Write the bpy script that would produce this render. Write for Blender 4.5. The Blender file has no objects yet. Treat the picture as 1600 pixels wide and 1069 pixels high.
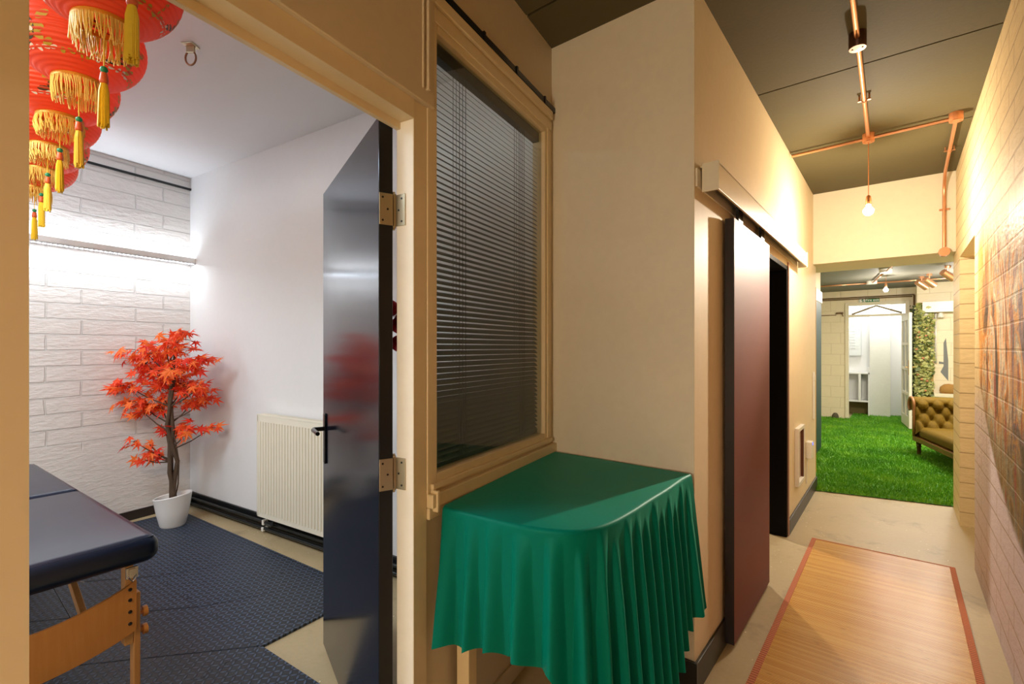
import bpy, bmesh, math, random
from mathutils import Vector, Matrix
random.seed(7)
PI = math.pi
R = math.radians
scene = bpy.context.scene
COL = scene.collection

# ------------------------------------------------------------------ tagging
def tag(o, label, cat, group=None, kind=None):
    o['label'] = label
    o['category'] = cat
    if group: o['group'] = group
    if kind: o['kind'] = kind
    return o

def thing(name, label, cat, loc=(0, 0, 0), rz=0.0, group=None, kind=None):
    o = bpy.data.objects.new(name, None)
    o.empty_display_size = 0.05
    COL.objects.link(o)
    o.location = loc
    o.rotation_euler = (0, 0, rz)
    return tag(o, label, cat, group, kind)

# ------------------------------------------------------------------ mesh builder
class MB:
    def __init__(self):
        self.v = []; self.f = []; self.m = []; self.mi = 0
    def vert(self, p):
        self.v.append(tuple(p)); return len(self.v) - 1
    def face(self, idx):
        self.f.append(tuple(idx)); self.m.append(self.mi)
    def poly(self, pts):
        self.face([self.vert(p) for p in pts])
    def box(self, x0, x1, y0, y1, z0, z1):
        b = len(self.v)
        for z in (z0, z1):
            for (x, y) in ((x0, y0), (x1, y0), (x1, y1), (x0, y1)):
                self.v.append((x, y, z))
        for q in ((3, 2, 1, 0), (4, 5, 6, 7), (0, 1, 5, 4), (1, 2, 6, 5), (2, 3, 7, 6), (3, 0, 4, 7)):
            self.face([b + i for i in q])
    def obox(self, c, ax, ay, az, hx, hy, hz):
        c = Vector(c); ax = Vector(ax).normalized(); ay = Vector(ay).normalized(); az = Vector(az).normalized()
        b = len(self.v)
        for sz in (-1, 1):
            for (sx, sy) in ((-1, -1), (1, -1), (1, 1), (-1, 1)):
                self.v.append(tuple(c + ax * hx * sx + ay * hy * sy + az * hz * sz))
        for q in ((3, 2, 1, 0), (4, 5, 6, 7), (0, 1, 5, 4), (1, 2, 6, 5), (2, 3, 7, 6), (3, 0, 4, 7)):
            self.face([b + i for i in q])
    def bar(self, p, q, w, h, up=(0, 0, 1)):
        p = Vector(p); q = Vector(q); d = (q - p)
        L = d.length; d.normalize()
        upv = Vector(up)
        if abs(d.dot(upv)) > 0.95: upv = Vector((1, 0, 0))
        s = d.cross(upv).normalized(); u = s.cross(d)
        self.obox((p + q) / 2, d, s, u, L / 2, w / 2, h / 2)
    def tube(self, pts, r, n=8, cap=True):
        pts = [Vector(p) for p in pts]
        rs = r if isinstance(r, (list, tuple)) else [r] * len(pts)
        rings = []
        prev = None
        for i, p in enumerate(pts):
            if i == 0: d = pts[1] - pts[0]
            elif i == len(pts) - 1: d = pts[-1] - pts[-2]
            else: d = (pts[i + 1] - pts[i]).normalized() + (pts[i] - pts[i - 1]).normalized()
            d.normalize()
            if prev is None:
                a = Vector((0, 0, 1)) if abs(d.z) < 0.9 else Vector((1, 0, 0))
                s = d.cross(a).normalized()
            else:
                s = prev - d * prev.dot(d)
                s.normalize()
            prev = s
            t = d.cross(s)
            rings.append([self.vert(p + (s * math.cos(2 * PI * k / n) + t * math.sin(2 * PI * k / n)) * rs[i]) for k in range(n)])
        for a, b in zip(rings[:-1], rings[1:]):
            for k in range(n):
                self.face((a[k], a[(k + 1) % n], b[(k + 1) % n], b[k]))
        if cap:
            self.face(rings[0][::-1]); self.face(rings[-1])
    def lathe(self, prof, n=32, c=(0, 0, 0), sx=1, sy=1, shift=None, closed=True):
        rings = []
        for (r, z) in prof:
            ring = []
            for k in range(n):
                a = 2 * PI * k / n
                x, y = r * math.cos(a) * sx, r * math.sin(a) * sy
                zz = z + (shift(x, y, z) if shift else 0)
                ring.append(self.vert((c[0] + x, c[1] + y, c[2] + zz)))
            rings.append(ring)
        for a, b in zip(rings[:-1], rings[1:]):
            for k in range(n):
                self.face((a[k], a[(k + 1) % n], b[(k + 1) % n], b[k]))
        if closed:
            self.face(rings[0][::-1]); self.face(rings[-1])
    def prism(self, poly, z0, z1):
        a = [self.vert((x, y, z0)) for x, y in poly]
        b = [self.vert((x, y, z1)) for x, y in poly]
        self.face(a[::-1]); self.face(b)
        n = len(poly)
        for i in range(n):
            self.face((a[i], a[(i + 1) % n], b[(i + 1) % n], b[i]))
    def build(self, name, mats, parent=None, smooth=False, bevel=0, seg=2, loc=None, rz=None, auto=None):
        me = bpy.data.meshes.new(name)
        me.from_pydata(self.v, [], self.f)
        if not isinstance(mats, (list, tuple)): mats = [mats]
        for m in mats: me.materials.append(m)
        me.polygons.foreach_set('material_index', self.m)
        if smooth: me.polygons.foreach_set('use_smooth', [True] * len(me.polygons))
        bm = bmesh.new(); bm.from_mesh(me)
        bmesh.ops.recalc_face_normals(bm, faces=bm.faces)
        bm.to_mesh(me); bm.free()
        me.update()
        o = bpy.data.objects.new(name, me)
        COL.objects.link(o)
        if parent: o.parent = parent
        if loc is not None: o.location = loc
        if rz is not None: o.rotation_euler = (0, 0, rz)
        if bevel:
            b = o.modifiers.new('bevel', 'BEVEL'); b.width = bevel; b.segments = seg
            b.limit_method = 'ANGLE'; b.angle_limit = R(40)
        if auto:
            try: me.set_sharp_from_angle(angle=R(auto))
            except Exception: pass
        return o

# ------------------------------------------------------------------ materials
def lin(c):
    return tuple((x / 255 / 12.92) if x / 255 <= 0.04045 else ((x / 255 + 0.055) / 1.055) ** 2.4 for x in c) + (1.0,)

class NT:
    def __init__(self, name):
        self.mat = bpy.data.materials.new(name)
        self.mat.use_nodes = True
        self.t = self.mat.node_tree
        self.t.nodes.clear()
        self.out = self.t.nodes.new('ShaderNodeOutputMaterial')
    def n(self, typ, **kw):
        nd = self.t.nodes.new(typ)
        for k, v in kw.items(): setattr(nd, k, v)
        return nd
    def l(self, a, b): self.t.links.new(a, b)
    def val(self, sock, v):
        if hasattr(v, 'is_linked'): self.l(v, sock)
        else: sock.default_value = v
    def math(self, op, a, b=0.0, c=None, clamp=False):
        nd = self.n('ShaderNodeMath', operation=op); nd.use_clamp = clamp
        self.val(nd.inputs[0], a); self.val(nd.inputs[1], b)
        if c is not None: self.val(nd.inputs[2], c)
        return nd.outputs[0]
    def mix(self, fac, a, b, typ='MIX'):
        nd = self.n('ShaderNodeMix', data_type='RGBA', blend_type=typ)
        self.val(nd.inputs['Factor'], fac)
        self.val(nd.inputs[6], a); self.val(nd.inputs[7], b)
        return nd.outputs[2]
    def coord(self, which='Object', scale=(1, 1, 1), swap=None):
        tc = self.n('ShaderNodeTexCoord')
        o = tc.outputs[which]
        if swap:
            s = self.n('ShaderNodeSeparateXYZ'); self.l(o, s.inputs[0])
            c = self.n('ShaderNodeCombineXYZ')
            for i, ax in enumerate(swap):
                if ax in 'xyz': self.l(s.outputs['xyz'.index(ax)], c.inputs[i])
            o = c.outputs[0]
        m = self.n('ShaderNodeMapping'); m.inputs['Scale'].default_value = scale
        self.l(o, m.inputs[0])
        return m.outputs[0]
    def noise(self, vec, scale=5, detail=4, rough=0.55, dist=0.0):
        nd = self.n('ShaderNodeTexNoise'); self.l(vec, nd.inputs['Vector'])
        nd.inputs['Scale'].default_value = scale; nd.inputs['Detail'].default_value = detail
        nd.inputs['Roughness'].default_value = rough; nd.inputs['Distortion'].default_value = dist
        return nd.outputs['Fac']
    def ramp(self, fac, stops, interp='LINEAR'):
        nd = self.n('ShaderNodeValToRGB'); nd.color_ramp.interpolation = interp
        e = nd.color_ramp.elements
        while len(e) < len(stops): e.new(0.5)
        for i, (p, c) in enumerate(stops):
            e[i].position = p; e[i].color = c if len(c) == 4 else tuple(c) + (1,)
        self.l(fac, nd.inputs[0])
        return nd.outputs[0]
    def bump(self, h, strength=0.3, dist=0.01, normal=None):
        nd = self.n('ShaderNodeBump'); nd.inputs['Strength'].default_value = strength
        nd.inputs['Distance'].default_value = dist
        self.val(nd.inputs['Height'], h)
        if normal is not None: self.l(normal, nd.inputs['Normal'])
        return nd.outputs[0]
    def bsdf(self, color, rough=0.5, metal=0.0, normal=None, **kw):
        b = self.n('ShaderNodeBsdfPrincipled')
        self.val(b.inputs['Base Color'], color); self.val(b.inputs['Roughness'], rough)
        self.val(b.inputs['Metallic'], metal)
        if normal is not None: self.l(normal, b.inputs['Normal'])
        for k, v in kw.items(): self.val(b.inputs[k.replace('_', ' ')], v)
        self.l(b.outputs[0], self.out.inputs[0])
        return b

MATS = {}
def paint(name, c, rough=0.55, metal=0.0, var=0.06, bump=0.05, scale=30, **kw):
    if name in MATS: return MATS[name]
    t = NT(name)
    v = t.coord('Object')
    n = t.noise(v, scale, 3)
    big = t.noise(v, 2.2, 2)
    base = lin(c)
    dark = tuple(x * (1 - var * 2) for x in base[:3]) + (1,)
    col = t.mix(t.math('ADD', t.math('MULTIPLY', n, 0.5), t.math('MULTIPLY', big, 0.5)), dark, tuple(min(1, x * (1 + var)) for x in base[:3]) + (1,))
    nb = t.bump(n, bump, 0.004) if bump else None
    t.bsdf(col, rough, metal, nb, **kw)
    MATS[name] = t.mat
    return t.mat

def emit(name, c, strength):
    t = NT(name)
    e = t.n('ShaderNodeEmission'); e.inputs[0].default_value = lin(c); e.inputs[1].default_value = strength
    t.l(e.outputs[0], t.out.inputs[0])
    return t.mat

def brickmat(name, c_hi, c_lo, mortar, bw, bh, axis='y', bump=0.6, zsmooth=None, rough=0.5, mural=False, rz=0):
    t = NT(name)
    v = t.coord('Object', swap=(axis, 'z', '0'))
    nw = t.n('ShaderNodeTexNoise'); t.l(t.coord('Object'), nw.inputs['Vector']); nw.inputs['Scale'].default_value = 2.6; nw.inputs['Detail'].default_value = 3
    vm_ = t.n('ShaderNodeVectorMath', operation='MULTIPLY_ADD'); t.l(nw.outputs['Color'], vm_.inputs[0]); vm_.inputs[1].default_value = (0.05, 0.014, 0); t.l(v, vm_.inputs[2])
    v = vm_.outputs[0]
    br = t.n('ShaderNodeTexBrick'); t.l(v, br.inputs['Vector'])
    br.inputs['Scale'].default_value = 1.0
    br.inputs['Brick Width'].default_value = bw; br.inputs['Row Height'].default_value = bh
    br.inputs['Mortar Size'].default_value = 0.006; br.inputs['Mortar Smooth'].default_value = 0.35
    br.inputs['Bias'].default_value = 0
    br.offset = 0.37; br.offset_frequency = 2
    br.inputs['Color1'].default_value = (1, 1, 1, 1); br.inputs['Color2'].default_value = (0.82, 0.82, 0.82, 1)
    br.inputs['Mortar'].default_value = (0, 0, 0, 1)
    fac = br.outputs['Fac']
    n1 = t.noise(t.coord('Object', (1, 1, 3)), 14, 5, 0.6)
    n2 = t.noise(t.coord('Object'), 60, 3, 0.6)
    col = t.mix(n1, lin(c_lo), lin(c_hi))
    mfac = t.math('MULTIPLY', fac, 0.55)
    if zsmooth is not None:
        s = t.n('ShaderNodeSeparateXYZ'); tc = t.n('ShaderNodeTexCoord'); t.l(tc.outputs['Object'], s.inputs[0])
        gate = t.n('ShaderNodeMapRange'); t.l(s.outputs[2], gate.inputs[0])
        gate.inputs[1].default_value = zsmooth - 0.03; gate.inputs[2].default_value = zsmooth + 0.05
        g = gate.outputs[0]
        mfac = t.math('MULTIPLY', mfac, g)
    else:
        g = 1.0
    if mural:
        s = t.n('ShaderNodeSeparateXYZ'); tc = t.n('ShaderNodeTexCoord'); t.l(tc.outputs['Object'], s.inputs[0])
        Y, Z = s.outputs[1], s.outputs[2]
        wn = t.noise(t.coord('Object', (1, 1.2, 0.8)), 2.0, 3)
        wv = t.math('MULTIPLY', t.math('SUBTRACT', wn, 0.5), 0.35)
        # far boundary, top boundary, and a lower boundary that sweeps down towards the viewer
        def sm(x, a, b):
            m = t.n('ShaderNodeMapRange'); m.interpolation_type = 'SMOOTHSTEP'; t.l(x, m.inputs[0])
            m.inputs[1].default_value = a; m.inputs[2].default_value = b
            return m.outputs[0]
        far = sm(t.math('ADD', Y, wv), 4.12, 3.98)
        top = sm(t.math('ADD', Z, wv), 2.12, 1.9)
        low = sm(t.math('SUBTRACT', Z, t.math('ADD', t.math('MULTIPLY', t.math('POWER', t.math('DIVIDE', t.math('SUBTRACT', Y, 2.3), 1.7, clamp=True), 2.2), 0.62), 0.58)), -0.02, 0.03)
        mask = t.math('MULTIPLY', t.math('MULTIPLY', far, top), low)
        streak = t.math('ADD', t.math('MULTIPLY', t.math('SUBTRACT', t.noise(t.coord('Object', (1, 3.0, 1.3)), 1.5, 6, 0.62, 1.4), 0.5), 1.5), 0.5, clamp=True)
        mcol = t.ramp(streak, [(0.24, lin((30, 22, 14))), (0.33, lin((150, 92, 36))), (0.41, lin((240, 150, 46))), (0.48, lin((244, 226, 190))), (0.54, lin((168, 158, 148))), (0.60, lin((244, 170, 60))), (0.67, lin((150, 118, 130))), (0.76, lin((70, 46, 28)))])
        dk = sm(Z, 1.35, 0.85)
        mcol = t.mix(t.math('MULTIPLY', dk, 0.75), mcol, lin((74, 58, 22)))
        edge = sm(Y, 3.7, 4.0)
        up = sm(Z, 1.1, 1.4)
        mcol = t.mix(t.math('MULTIPLY', t.math('MULTIPLY', edge, up), 0.75), mcol, lin((236, 158, 44)))
        red = sm(t.noise(t.coord('Object', (1, 4, 0.9)), 2.3, 2), 0.60, 0.66)
        mcol = t.mix(t.math('MULTIPLY', red, 0.8), mcol, lin((150, 44, 34)))
        # lower cool lilac-white field
        cool = sm(Z, 1.25, 0.95)
        col = t.mix(cool, col, lin((214, 198, 200)))
        col = t.mix(mask, col, mcol)
        rough = t.math('SUBTRACT', 0.66, t.math('MULTIPLY', mask, 0.16))
        mfac = t.math('MULTIPLY', mfac, t.math('SUBTRACT', 1.0, t.math('MULTIPLY', mask, 0.6)))
    col = t.mix(mfac, col, lin(mortar))
    h = t.math('SUBTRACT', t.math('MULTIPLY', n1, 0.6), t.math('MULTIPLY', fac, g))
    nb = t.bump(h, bump, 0.012)
    nb2 = t.bump(n2, 0.12, 0.004, nb)
    t.bsdf(col, rough, 0.0, nb2)
    return t.mat

def concrete(name, c_hi, c_lo, speck=True, rough=0.45):
    t = NT(name)
    v = t.coord('Object')
    a = t.noise(v, 1.6, 5, 0.6); b = t.noise(v, 45, 4, 0.7)
    col = t.mix(t.math('ADD', t.math('MULTIPLY', a, 0.6), t.math('MULTIPLY', b, 0.4)), lin(c_lo), lin(c_hi))
    st = t.ramp(t.noise(v, 3.1, 5, 0.7, 0.6), [(0.56, (0, 0, 0)), (0.7, (1, 1, 1))])
    col = t.mix(t.math('MULTIPLY', st, 0.35), col, lin(tuple(int(x * 0.6) for x in c_lo)))
    if speck:
        vo = t.n('ShaderNodeTexVoronoi'); t.l(v, vo.inputs['Vector']); vo.inputs['Scale'].default_value = 26
        sp = t.math('LESS_THAN', vo.outputs['Distance'], 0.085)
        s2 = t.math('GREATER_THAN', t.noise(v, 2.2, 2), 0.52)
        col = t.mix(t.math('MULTIPLY', sp, s2), col, lin((250, 244, 225)))
    t.bsdf(col, rough, 0, t.bump(b, 0.12, 0.004))
    return t.mat

def wood(name, c1, c2, axis='x', scale=6.0, rough=0.4):
    t = NT(name)
    sc = {'x': (0.6, 8, 8), 'y': (8, 0.6, 8), 'z': (8, 8, 0.6)}[axis]
    n = t.noise(t.coord('Object', sc), scale, 5, 0.6, 0.8)
    f = t.noise(t.coord('Object', sc), scale * 8, 3, 0.6)
    col = t.mix(t.math('ADD', t.math('MULTIPLY', n, 0.7), t.math('MULTIPLY', f, 0.3)), lin(c1), lin(c2))
    t.bsdf(col, rough, 0, t.bump(f, 0.06, 0.003))
    return t.mat

CREAM = paint('cream_paint', (226, 208, 172), 0.6)
PANELPAINT = paint('tan_paint', (206, 189, 156), 0.5, bump=0.03)
FRAMEPAINT = paint('cream_gloss', (222, 202, 160), 0.38, bump=0.02)
LIT_REVEAL = paint('reveal_lit', (252, 246, 232), 0.38, bump=0.02)
WHITEWALL = paint('white_wall', (226, 226, 226), 0.6, var=0.03)
ROOMCEIL = paint('white_ceiling', (226, 226, 228), 0.7, var=0.02)
HALLCEIL = paint('olive_ceiling', (88, 80, 50), 0.75, var=0.1, bump=0.15, scale=60)
BLACK = paint('black_paint', (16, 18, 20), 0.35, bump=0.02)
BASEB = paint('dark_skirting', (48, 44, 34), 0.45)
NAVY = paint('navy_gloss', (9, 14, 26), 0.15, var=0.1, bump=0.03, scale=12, Specular_IOR_Level=0.6, Specular_Tint=(0.66, 0.8, 1.0, 1))
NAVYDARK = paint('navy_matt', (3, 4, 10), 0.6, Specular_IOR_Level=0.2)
AUB = paint('aubergine_gloss', (112, 52, 44), 0.58, var=0.04, bump=0.02, Specular_IOR_Level=0.36)
AUBDARK = paint('aubergine_edge', (24, 14, 20), 0.5)
TEAL = paint('teal_paint', (4, 46, 50), 0.5)
YEL = paint('yellow_edge', (214, 160, 40), 0.5)
STEEL = paint('satin_steel', (190, 178, 150), 0.35, 0.9, bump=0.03)
CHROME = paint('chrome', (210, 205, 200), 0.2, 1.0, bump=0)
WHITEMET = paint('white_metal', (232, 226, 206), 0.4, bump=0)
WHITEPL = paint('white_plastic', (236, 232, 224), 0.35, bump=0)
COPPER = paint('copper', (222, 160, 120), 0.3, 0.85, bump=0.02)
COPPERP = paint('copper_paint', (204, 136, 92), 0.4, 0.5, bump=0.02)
BROWNBOX = paint('bronze_box', (70, 40, 24), 0.35, 0.4, bump=0.02)
HANDLEB = paint('black_handle', (10, 10, 12), 0.22, 0.3, bump=0)

# ------------------------------------------------------------------ frames of the place
H_CAM = 1.42
TH = math.atan(604 / 755.0)
CT, ST = math.cos(TH), math.sin(TH)
WL, WR = -0.655, 0.38             # corridor side walls
YC = 2.018                        # wall that faces down the corridor (behind the draped table)
C2 = Vector((-1.3596, YC, 0))     # corner where the glazed partition meets it
PHI = math.atan2(0.16648, 0.98605)
CEIL = 2.92
RCEIL = 2.95
def RP(s, n, z=0.0):              # partition frame: s back along the partition, n into the room
    return Vector((C2.x + 0.16648 * s - 0.98605 * n, C2.y - 0.98605 * s - 0.16648 * n, z))
ROOM = dict(loc=C2, rz=PHI)       # local x = -n, local y = -s

def rbox(mb, s0, s1, n0, n1, z0, z1):
    mb.box(-n1, -n0, -s1, -s0, z0, z1)

# ------------------------------------------------------------------ SETTING
def struct(name, mb, mat, label, cat, **kw):
    o = mb.build(name, mat, **kw)
    return tag(o, label, cat, kind='structure')

# floor
mb = MB(); mb.box(-6.2, 2.2, -2.6, 14.2, -0.08, 0.0)
struct('floor', mb, concrete('concrete_floor', (206, 186, 146), (160, 142, 106)), 'bare beige concrete floor of corridor and treatment room', 'floor')
# corridor ceiling, with dark open joints between its boards
mb = MB()
joints = [-2.4, -1.05, 0.3, 1.75, 3.16, 4.32, 5.75]
for y0, y1 in zip(joints[:-1], joints[1:]):
    mb.box(-1.42, 0.42, y0 + 0.006, y1 - 0.006, CEIL, CEIL + 0.03)
mb.box(-1.42, 0.42, -2.4, 6.3, CEIL + 0.02, CEIL + 0.06)
struct('ceiling', mb, HALLCEIL, 'dark olive board ceiling of the corridor with black joints', 'ceiling')
mb = MB(); rbox(mb, -0.6, 4.4, 0.0, 3.95, RCEIL, RCEIL + 0.06)
struct('ceiling_room', mb, ROOMCEIL, 'smooth white ceiling of the treatment room', 'ceiling', **ROOM)

# partition wall (front plane n = 0, 7 cm thick): door opening s 1.045..1.93, window opening s 0.03..0.985
T = 0.07
mb = MB()
rbox(mb, 1.99, 4.4, 0.0, T, 0, 2.95)               # left of the door
rbox(mb, 0.98, 1.99, 0.0, T, 2.20, 2.95)           # above the door
rbox(mb, 0.0, 0.98, 0.0, T, 2.585, 2.95)           # above the window
rbox(mb, 0.0, 0.985, 0.0, T, 0.0, 0.93)            # below the window
struct('wall_partition', mb, PANELPAINT, 'tan panelled partition between corridor and treatment room', 'wall', **ROOM)
mb = MB()
rbox(mb, 0.965, 2.3, -0.022, -0.0005, 2.195, 2.95)
rbox(mb, 1.0, 1.012, -0.034, -0.021, 2.235, 2.95)
rbox(mb, 1.024, 1.030, -0.028, -0.021, 2.235, 2.95)
o = struct('trim_1', mb, PANELPAINT, 'raised tan panel with bead above the treatment room doorway', 'trim', bevel=0.003, **ROOM)
# door frame
mb = MB()
rbox(mb, 0.985, 1.047, -0.004, 0.066, 0, 2.195)
rbox(mb, 1.93, 2.00, -0.004, 0.066, 0, 2.195)
rbox(mb, 1.047, 1.93, -0.006, 0.05, 2.135, 2.195)
rbox(mb, 1.047, 1.93, 0.05, 0.066, 2.112, 2.195)
mb.mi = 1
rbox(mb, 1.0465, 1.0482, -0.003, 0.065, 0, 2.134)  # thin strip: light on the jamb reveal put into a brighter colour
mb.mi = 0
struct('trim_2', mb, [FRAMEPAINT, LIT_REVEAL], 'cream wooden frame of the treatment room doorway', 'door frame', bevel=0.004, **ROOM)
# low trim along the partition foot
mb = MB(); rbox(mb, 0.0, 0.98, -0.012, -0.0005, 0, 0.075)
struct('baseboard_partition', mb, PANELPAINT, 'low tan skirting under the window partition', 'skirting', bevel=0.003, **ROOM)

# window
win = thing('window_1', 'cream framed interior window between corridor and treatment room', 'window', C2, PHI, kind='structure')
mb = MB()
for (s0, s1, z0, z1) in ((0.90, 0.98, 0.93, 2.585),):
    rbox(mb, 0.935, 0.984, -0.008, 0.06, 0.935, 2.585)
rbox(mb, 0.03, 0.095, -0.008, 0.06, 0.935, 2.585)
rbox(mb, 0.0, 0.03, -0.002, 0.06, 0.935, 2.585)
rbox(mb, 0.095, 0.935, -0.008, 0.06, 2.465, 2.585)
rbox(mb, 0.095, 0.935, -0.008, 0.06, 0.935, 1.003)
# stepped mouldings
rbox(mb, 0.03, 0.965, -0.022, -0.0075, 2.545, 2.585)
rbox(mb, 0.03, 0.965, -0.015, -0.0075, 2.49, 2.53)
rbox(mb, 0.03, 0.97, -0.020, -0.0075, 0.955, 0.975)
rbox(mb, 0.055, 0.075, -0.014, -0.0075, 0.98, 2.50)
mb.build('window_frame', FRAMEPAINT, win, bevel=0.003)
mb = MB(); rbox(mb, 0.0, 0.985, -0.03, -0.003, 0.90, 0.945); rbox(mb, 0.0, 0.985, -0.016, -0.003, 0.862, 0.90)
rbox(mb, 0.955, 0.968, -0.036, -0.003, 0.885, 0.955)
mb.build('sill', FRAMEPAINT, win, bevel=0.003)
t = NT('window_glass')
tr = t.n('ShaderNodeBsdfTransparent'); tr.inputs[0].default_value = (0.80, 0.86, 0.82, 1)
gl = t.n('ShaderNodeBsdfGlossy'); gl.inputs['Roughness'].default_value = 0.02
lw = t.n('ShaderNodeLayerWeight'); lw.inputs[0].default_value = 0.5
fz = t.math('ADD', 0.05, t.math('MULTIPLY', t.math('POWER', lw.outputs['Facing'], 4.0), 0.95))
mx = t.n('ShaderNodeMixShader'); t.l(fz, mx.inputs[0]); t.l(tr.outputs[0], mx.inputs[1]); t.l(gl.outputs[0], mx.inputs[2])
t.l(mx.outputs[0], t.out.inputs[0]); GLASS = t.mat
mb = MB(); mb.poly([(-0.012, -0.94, 0.999), (-0.012, -0.09, 0.999), (-0.012, -0.09, 2.468), (-0.012, -0.94, 2.468)])
mb.build('pane', GLASS, win)

# venetian blind behind the glass
bl = thing('venetian_blind', 'grey venetian blind with tilted slats behind the interior window', 'blind', C2, PHI)
SLAT = paint('blind_slat', (70, 76, 68), 0.42, 0.1, bump=0)
mb = MB()
z = 1.03
tilt = R(43)
while z < 2.41:
    for k, (s0, s1) in enumerate(((0.098, 0.932),)):
        pts = []
        for j in range(5):
            q = (j / 4 - 0.5) * 0.025
            arch = 0.0016 * (1 - (j / 2 - 1) ** 2)
            nn = 0.04 + q * math.cos(tilt) - arch * math.sin(tilt)
            zz = z + q * math.sin(tilt) + arch * math.cos(tilt)
            pts.append((nn, zz))
        a = [mb.vert((-p[0], -s0, p[1])) for p in pts]
        b = [mb.vert((-p[0], -s1, p[1])) for p in pts]
        for j in range(4): mb.face((a[j], a[j + 1], b[j + 1], b[j]))
    z += 0.0206
mb.build('slats', SLAT, bl, smooth=True)
HEADR = paint('blind_headrail', (30, 32, 30), 0.5, bump=0)
mb = MB(); rbox(mb, 0.097, 0.933, 0.024, 0.056, 2.42, 2.464); mb.build('headrail', HEADR, bl)
mb = MB(); rbox(mb, 0.099, 0.931, 0.032, 0.050, 1.005, 1.020); mb.build('bottom_rail', HEADR, bl)
for sc_ in (0.74, 0.27):
    mb = MB()
    for ds in (-0.02, 0.0, 0.02):
        mb.tube([(-0.0255, -(sc_ + ds), 1.02), (-0.0255, -(sc_ + ds), 2.42)], 0.0011, 5)
        mb.tube([(-0.0545, -(sc_ + ds), 1.02), (-0.0545, -(sc_ + ds), 2.42)], 0.0009, 5)
    mb.build('ladder_cord', HEADR, bl)

# black cable along the head of the window
mb = MB()
rbox(mb, -0.0, 0.99, -0.022, -0.0005, 2.588, 2.612)
for s_ in (0.12, 0.4, 0.66, 0.93): rbox(mb, s_, s_ + 0.012, -0.027, -0.0005, 2.584, 2.617)
tag(mb.build('black_cable', BLACK, smooth=False, **ROOM), 'flat black cable strip clipped along the top of the interior window frame', 'cable')

# wall that faces down the corridor, behind the draped table
mb = MB(); mb.box(C2.x - 0.02, WL - 0.1105, YC, YC + 0.11, 0, CEIL + 0.03)
mb.box(WL - 0.1105, WL - 0.0006, YC, YC + 0.0008, 0, CEIL + 0.03)
struct('wall_facing', mb, paint('pale_cream', (230, 222, 202), 0.6), 'pale cream wall behind the green draped table', 'wall')
mb = MB(); mb.box(C2.x + 0.02, WL + 0.015, YC - 0.015, YC - 0.0005, 0, 0.13)
struct('baseboard_facing', mb, BLACK, 'black skirting under the cream wall behind the draped table', 'skirting')
# corridor left wall with doorway
D0, D1, DZ = 3.22, 4.13, 2.03
mb = MB()
mb.box(WL - 0.11, WL, YC + 0.001, D0, 0, CEIL + 0.03)
mb.box(WL - 0.11, WL, D1, 5.75, 0, CEIL + 0.03)
mb.box(WL - 0.11, WL, D0, D1, DZ, CEIL + 0.03)
struct('wall_left', mb, CREAM, 'cream plaster wall along the left side of the corridor', 'wall')
mb = MB()
mb.box(WL + 0.0005, WL + 0.014, YC - 0.014, D0, 0, 0.125)
struct('baseboard_left', mb, BASEB, 'dark skirting left of the aubergine sliding door', 'skirting', bevel=0.003)
mb = MB(); mb.box(WL + 0.0005, WL + 0.014, D1 + 0.03, 5.74, 0, 0.115)
struct('baseboard_left.001', mb, BASEB, 'dark skirting between sliding door and artificial grass', 'skirting', bevel=0.003)
# doorway lining
mb = MB()
mb.box(WL - 0.12, WL + 0.004, D1 - 0.03, D1 + 0.001, 0, DZ + 0.001)
mb.box(WL - 0.12, WL + 0.004, D0 - 0.001, D0 + 0.03, 0, DZ + 0.001)
mb.box(WL - 0.12, WL + 0.004, D0, D1, DZ - 0.03, DZ + 0.001)
struct('trim_3', mb, NAVYDARK, 'dark navy lining of the sliding door opening', 'door lining', bevel=0.002)
mb = MB(); mb.box(WL + 0.0005, WL + 0.012, D1 + 0.001, D1 + 0.026, 0, DZ + 0.03)
struct('trim_4', mb, paint('pinkish_trim', (190, 150, 132), 0.5), 'thin pinkish strip edging the sliding door opening', 'trim')
# dark side room behind the opening
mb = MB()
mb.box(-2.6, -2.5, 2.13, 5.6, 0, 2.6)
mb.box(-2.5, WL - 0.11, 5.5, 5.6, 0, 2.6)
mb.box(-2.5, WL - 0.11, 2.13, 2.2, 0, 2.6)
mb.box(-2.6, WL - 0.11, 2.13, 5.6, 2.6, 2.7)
struct('wall_side_room', mb, NAVYDARK, 'dark navy walls of the side room', 'wall')  # near-black walls keep the opening dark despite the lamp inside

# corridor right wall: painted brickwork with mural
RB = brickmat('mural_brick', (238, 218, 176), (214, 190, 142), (170, 140, 96), 0.34, 0.118, 'y', 0.7, mural=True)
mb = MB(); mb.box(WR, WR + 0.22, -2.4, 4.26, 0, CEIL + 0.03)
struct('wall_right', mb, RB, 'painted brick wall with an orange and brown abstract mural', 'wall')
PB = brickmat('pier_brick', (238, 220, 180), (220, 198, 150), (160, 130, 90), 0.34, 0.118, 'x', 0.55)
mb = MB()
mb.box(WR + 0.0, WR + 0.3, 5.23, 5.80, 0, CEIL + 0.03)
mb.box(WR, WR + 0.3, 4.26, 5.23, 2.14, CEIL + 0.03)
struct('wall_pier', mb, PB, 'cream painted brick pier beside the lounge opening', 'wall')
mb = MB(); mb.box(WR + 0.16, WR + 0.2, 4.2, 5.25, 0, 2.15)
struct('door_5', mb, paint('closed_door_paint', (206, 190, 150), 0.5), 'closed cream door set back in the right wall recess', 'door')
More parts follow.
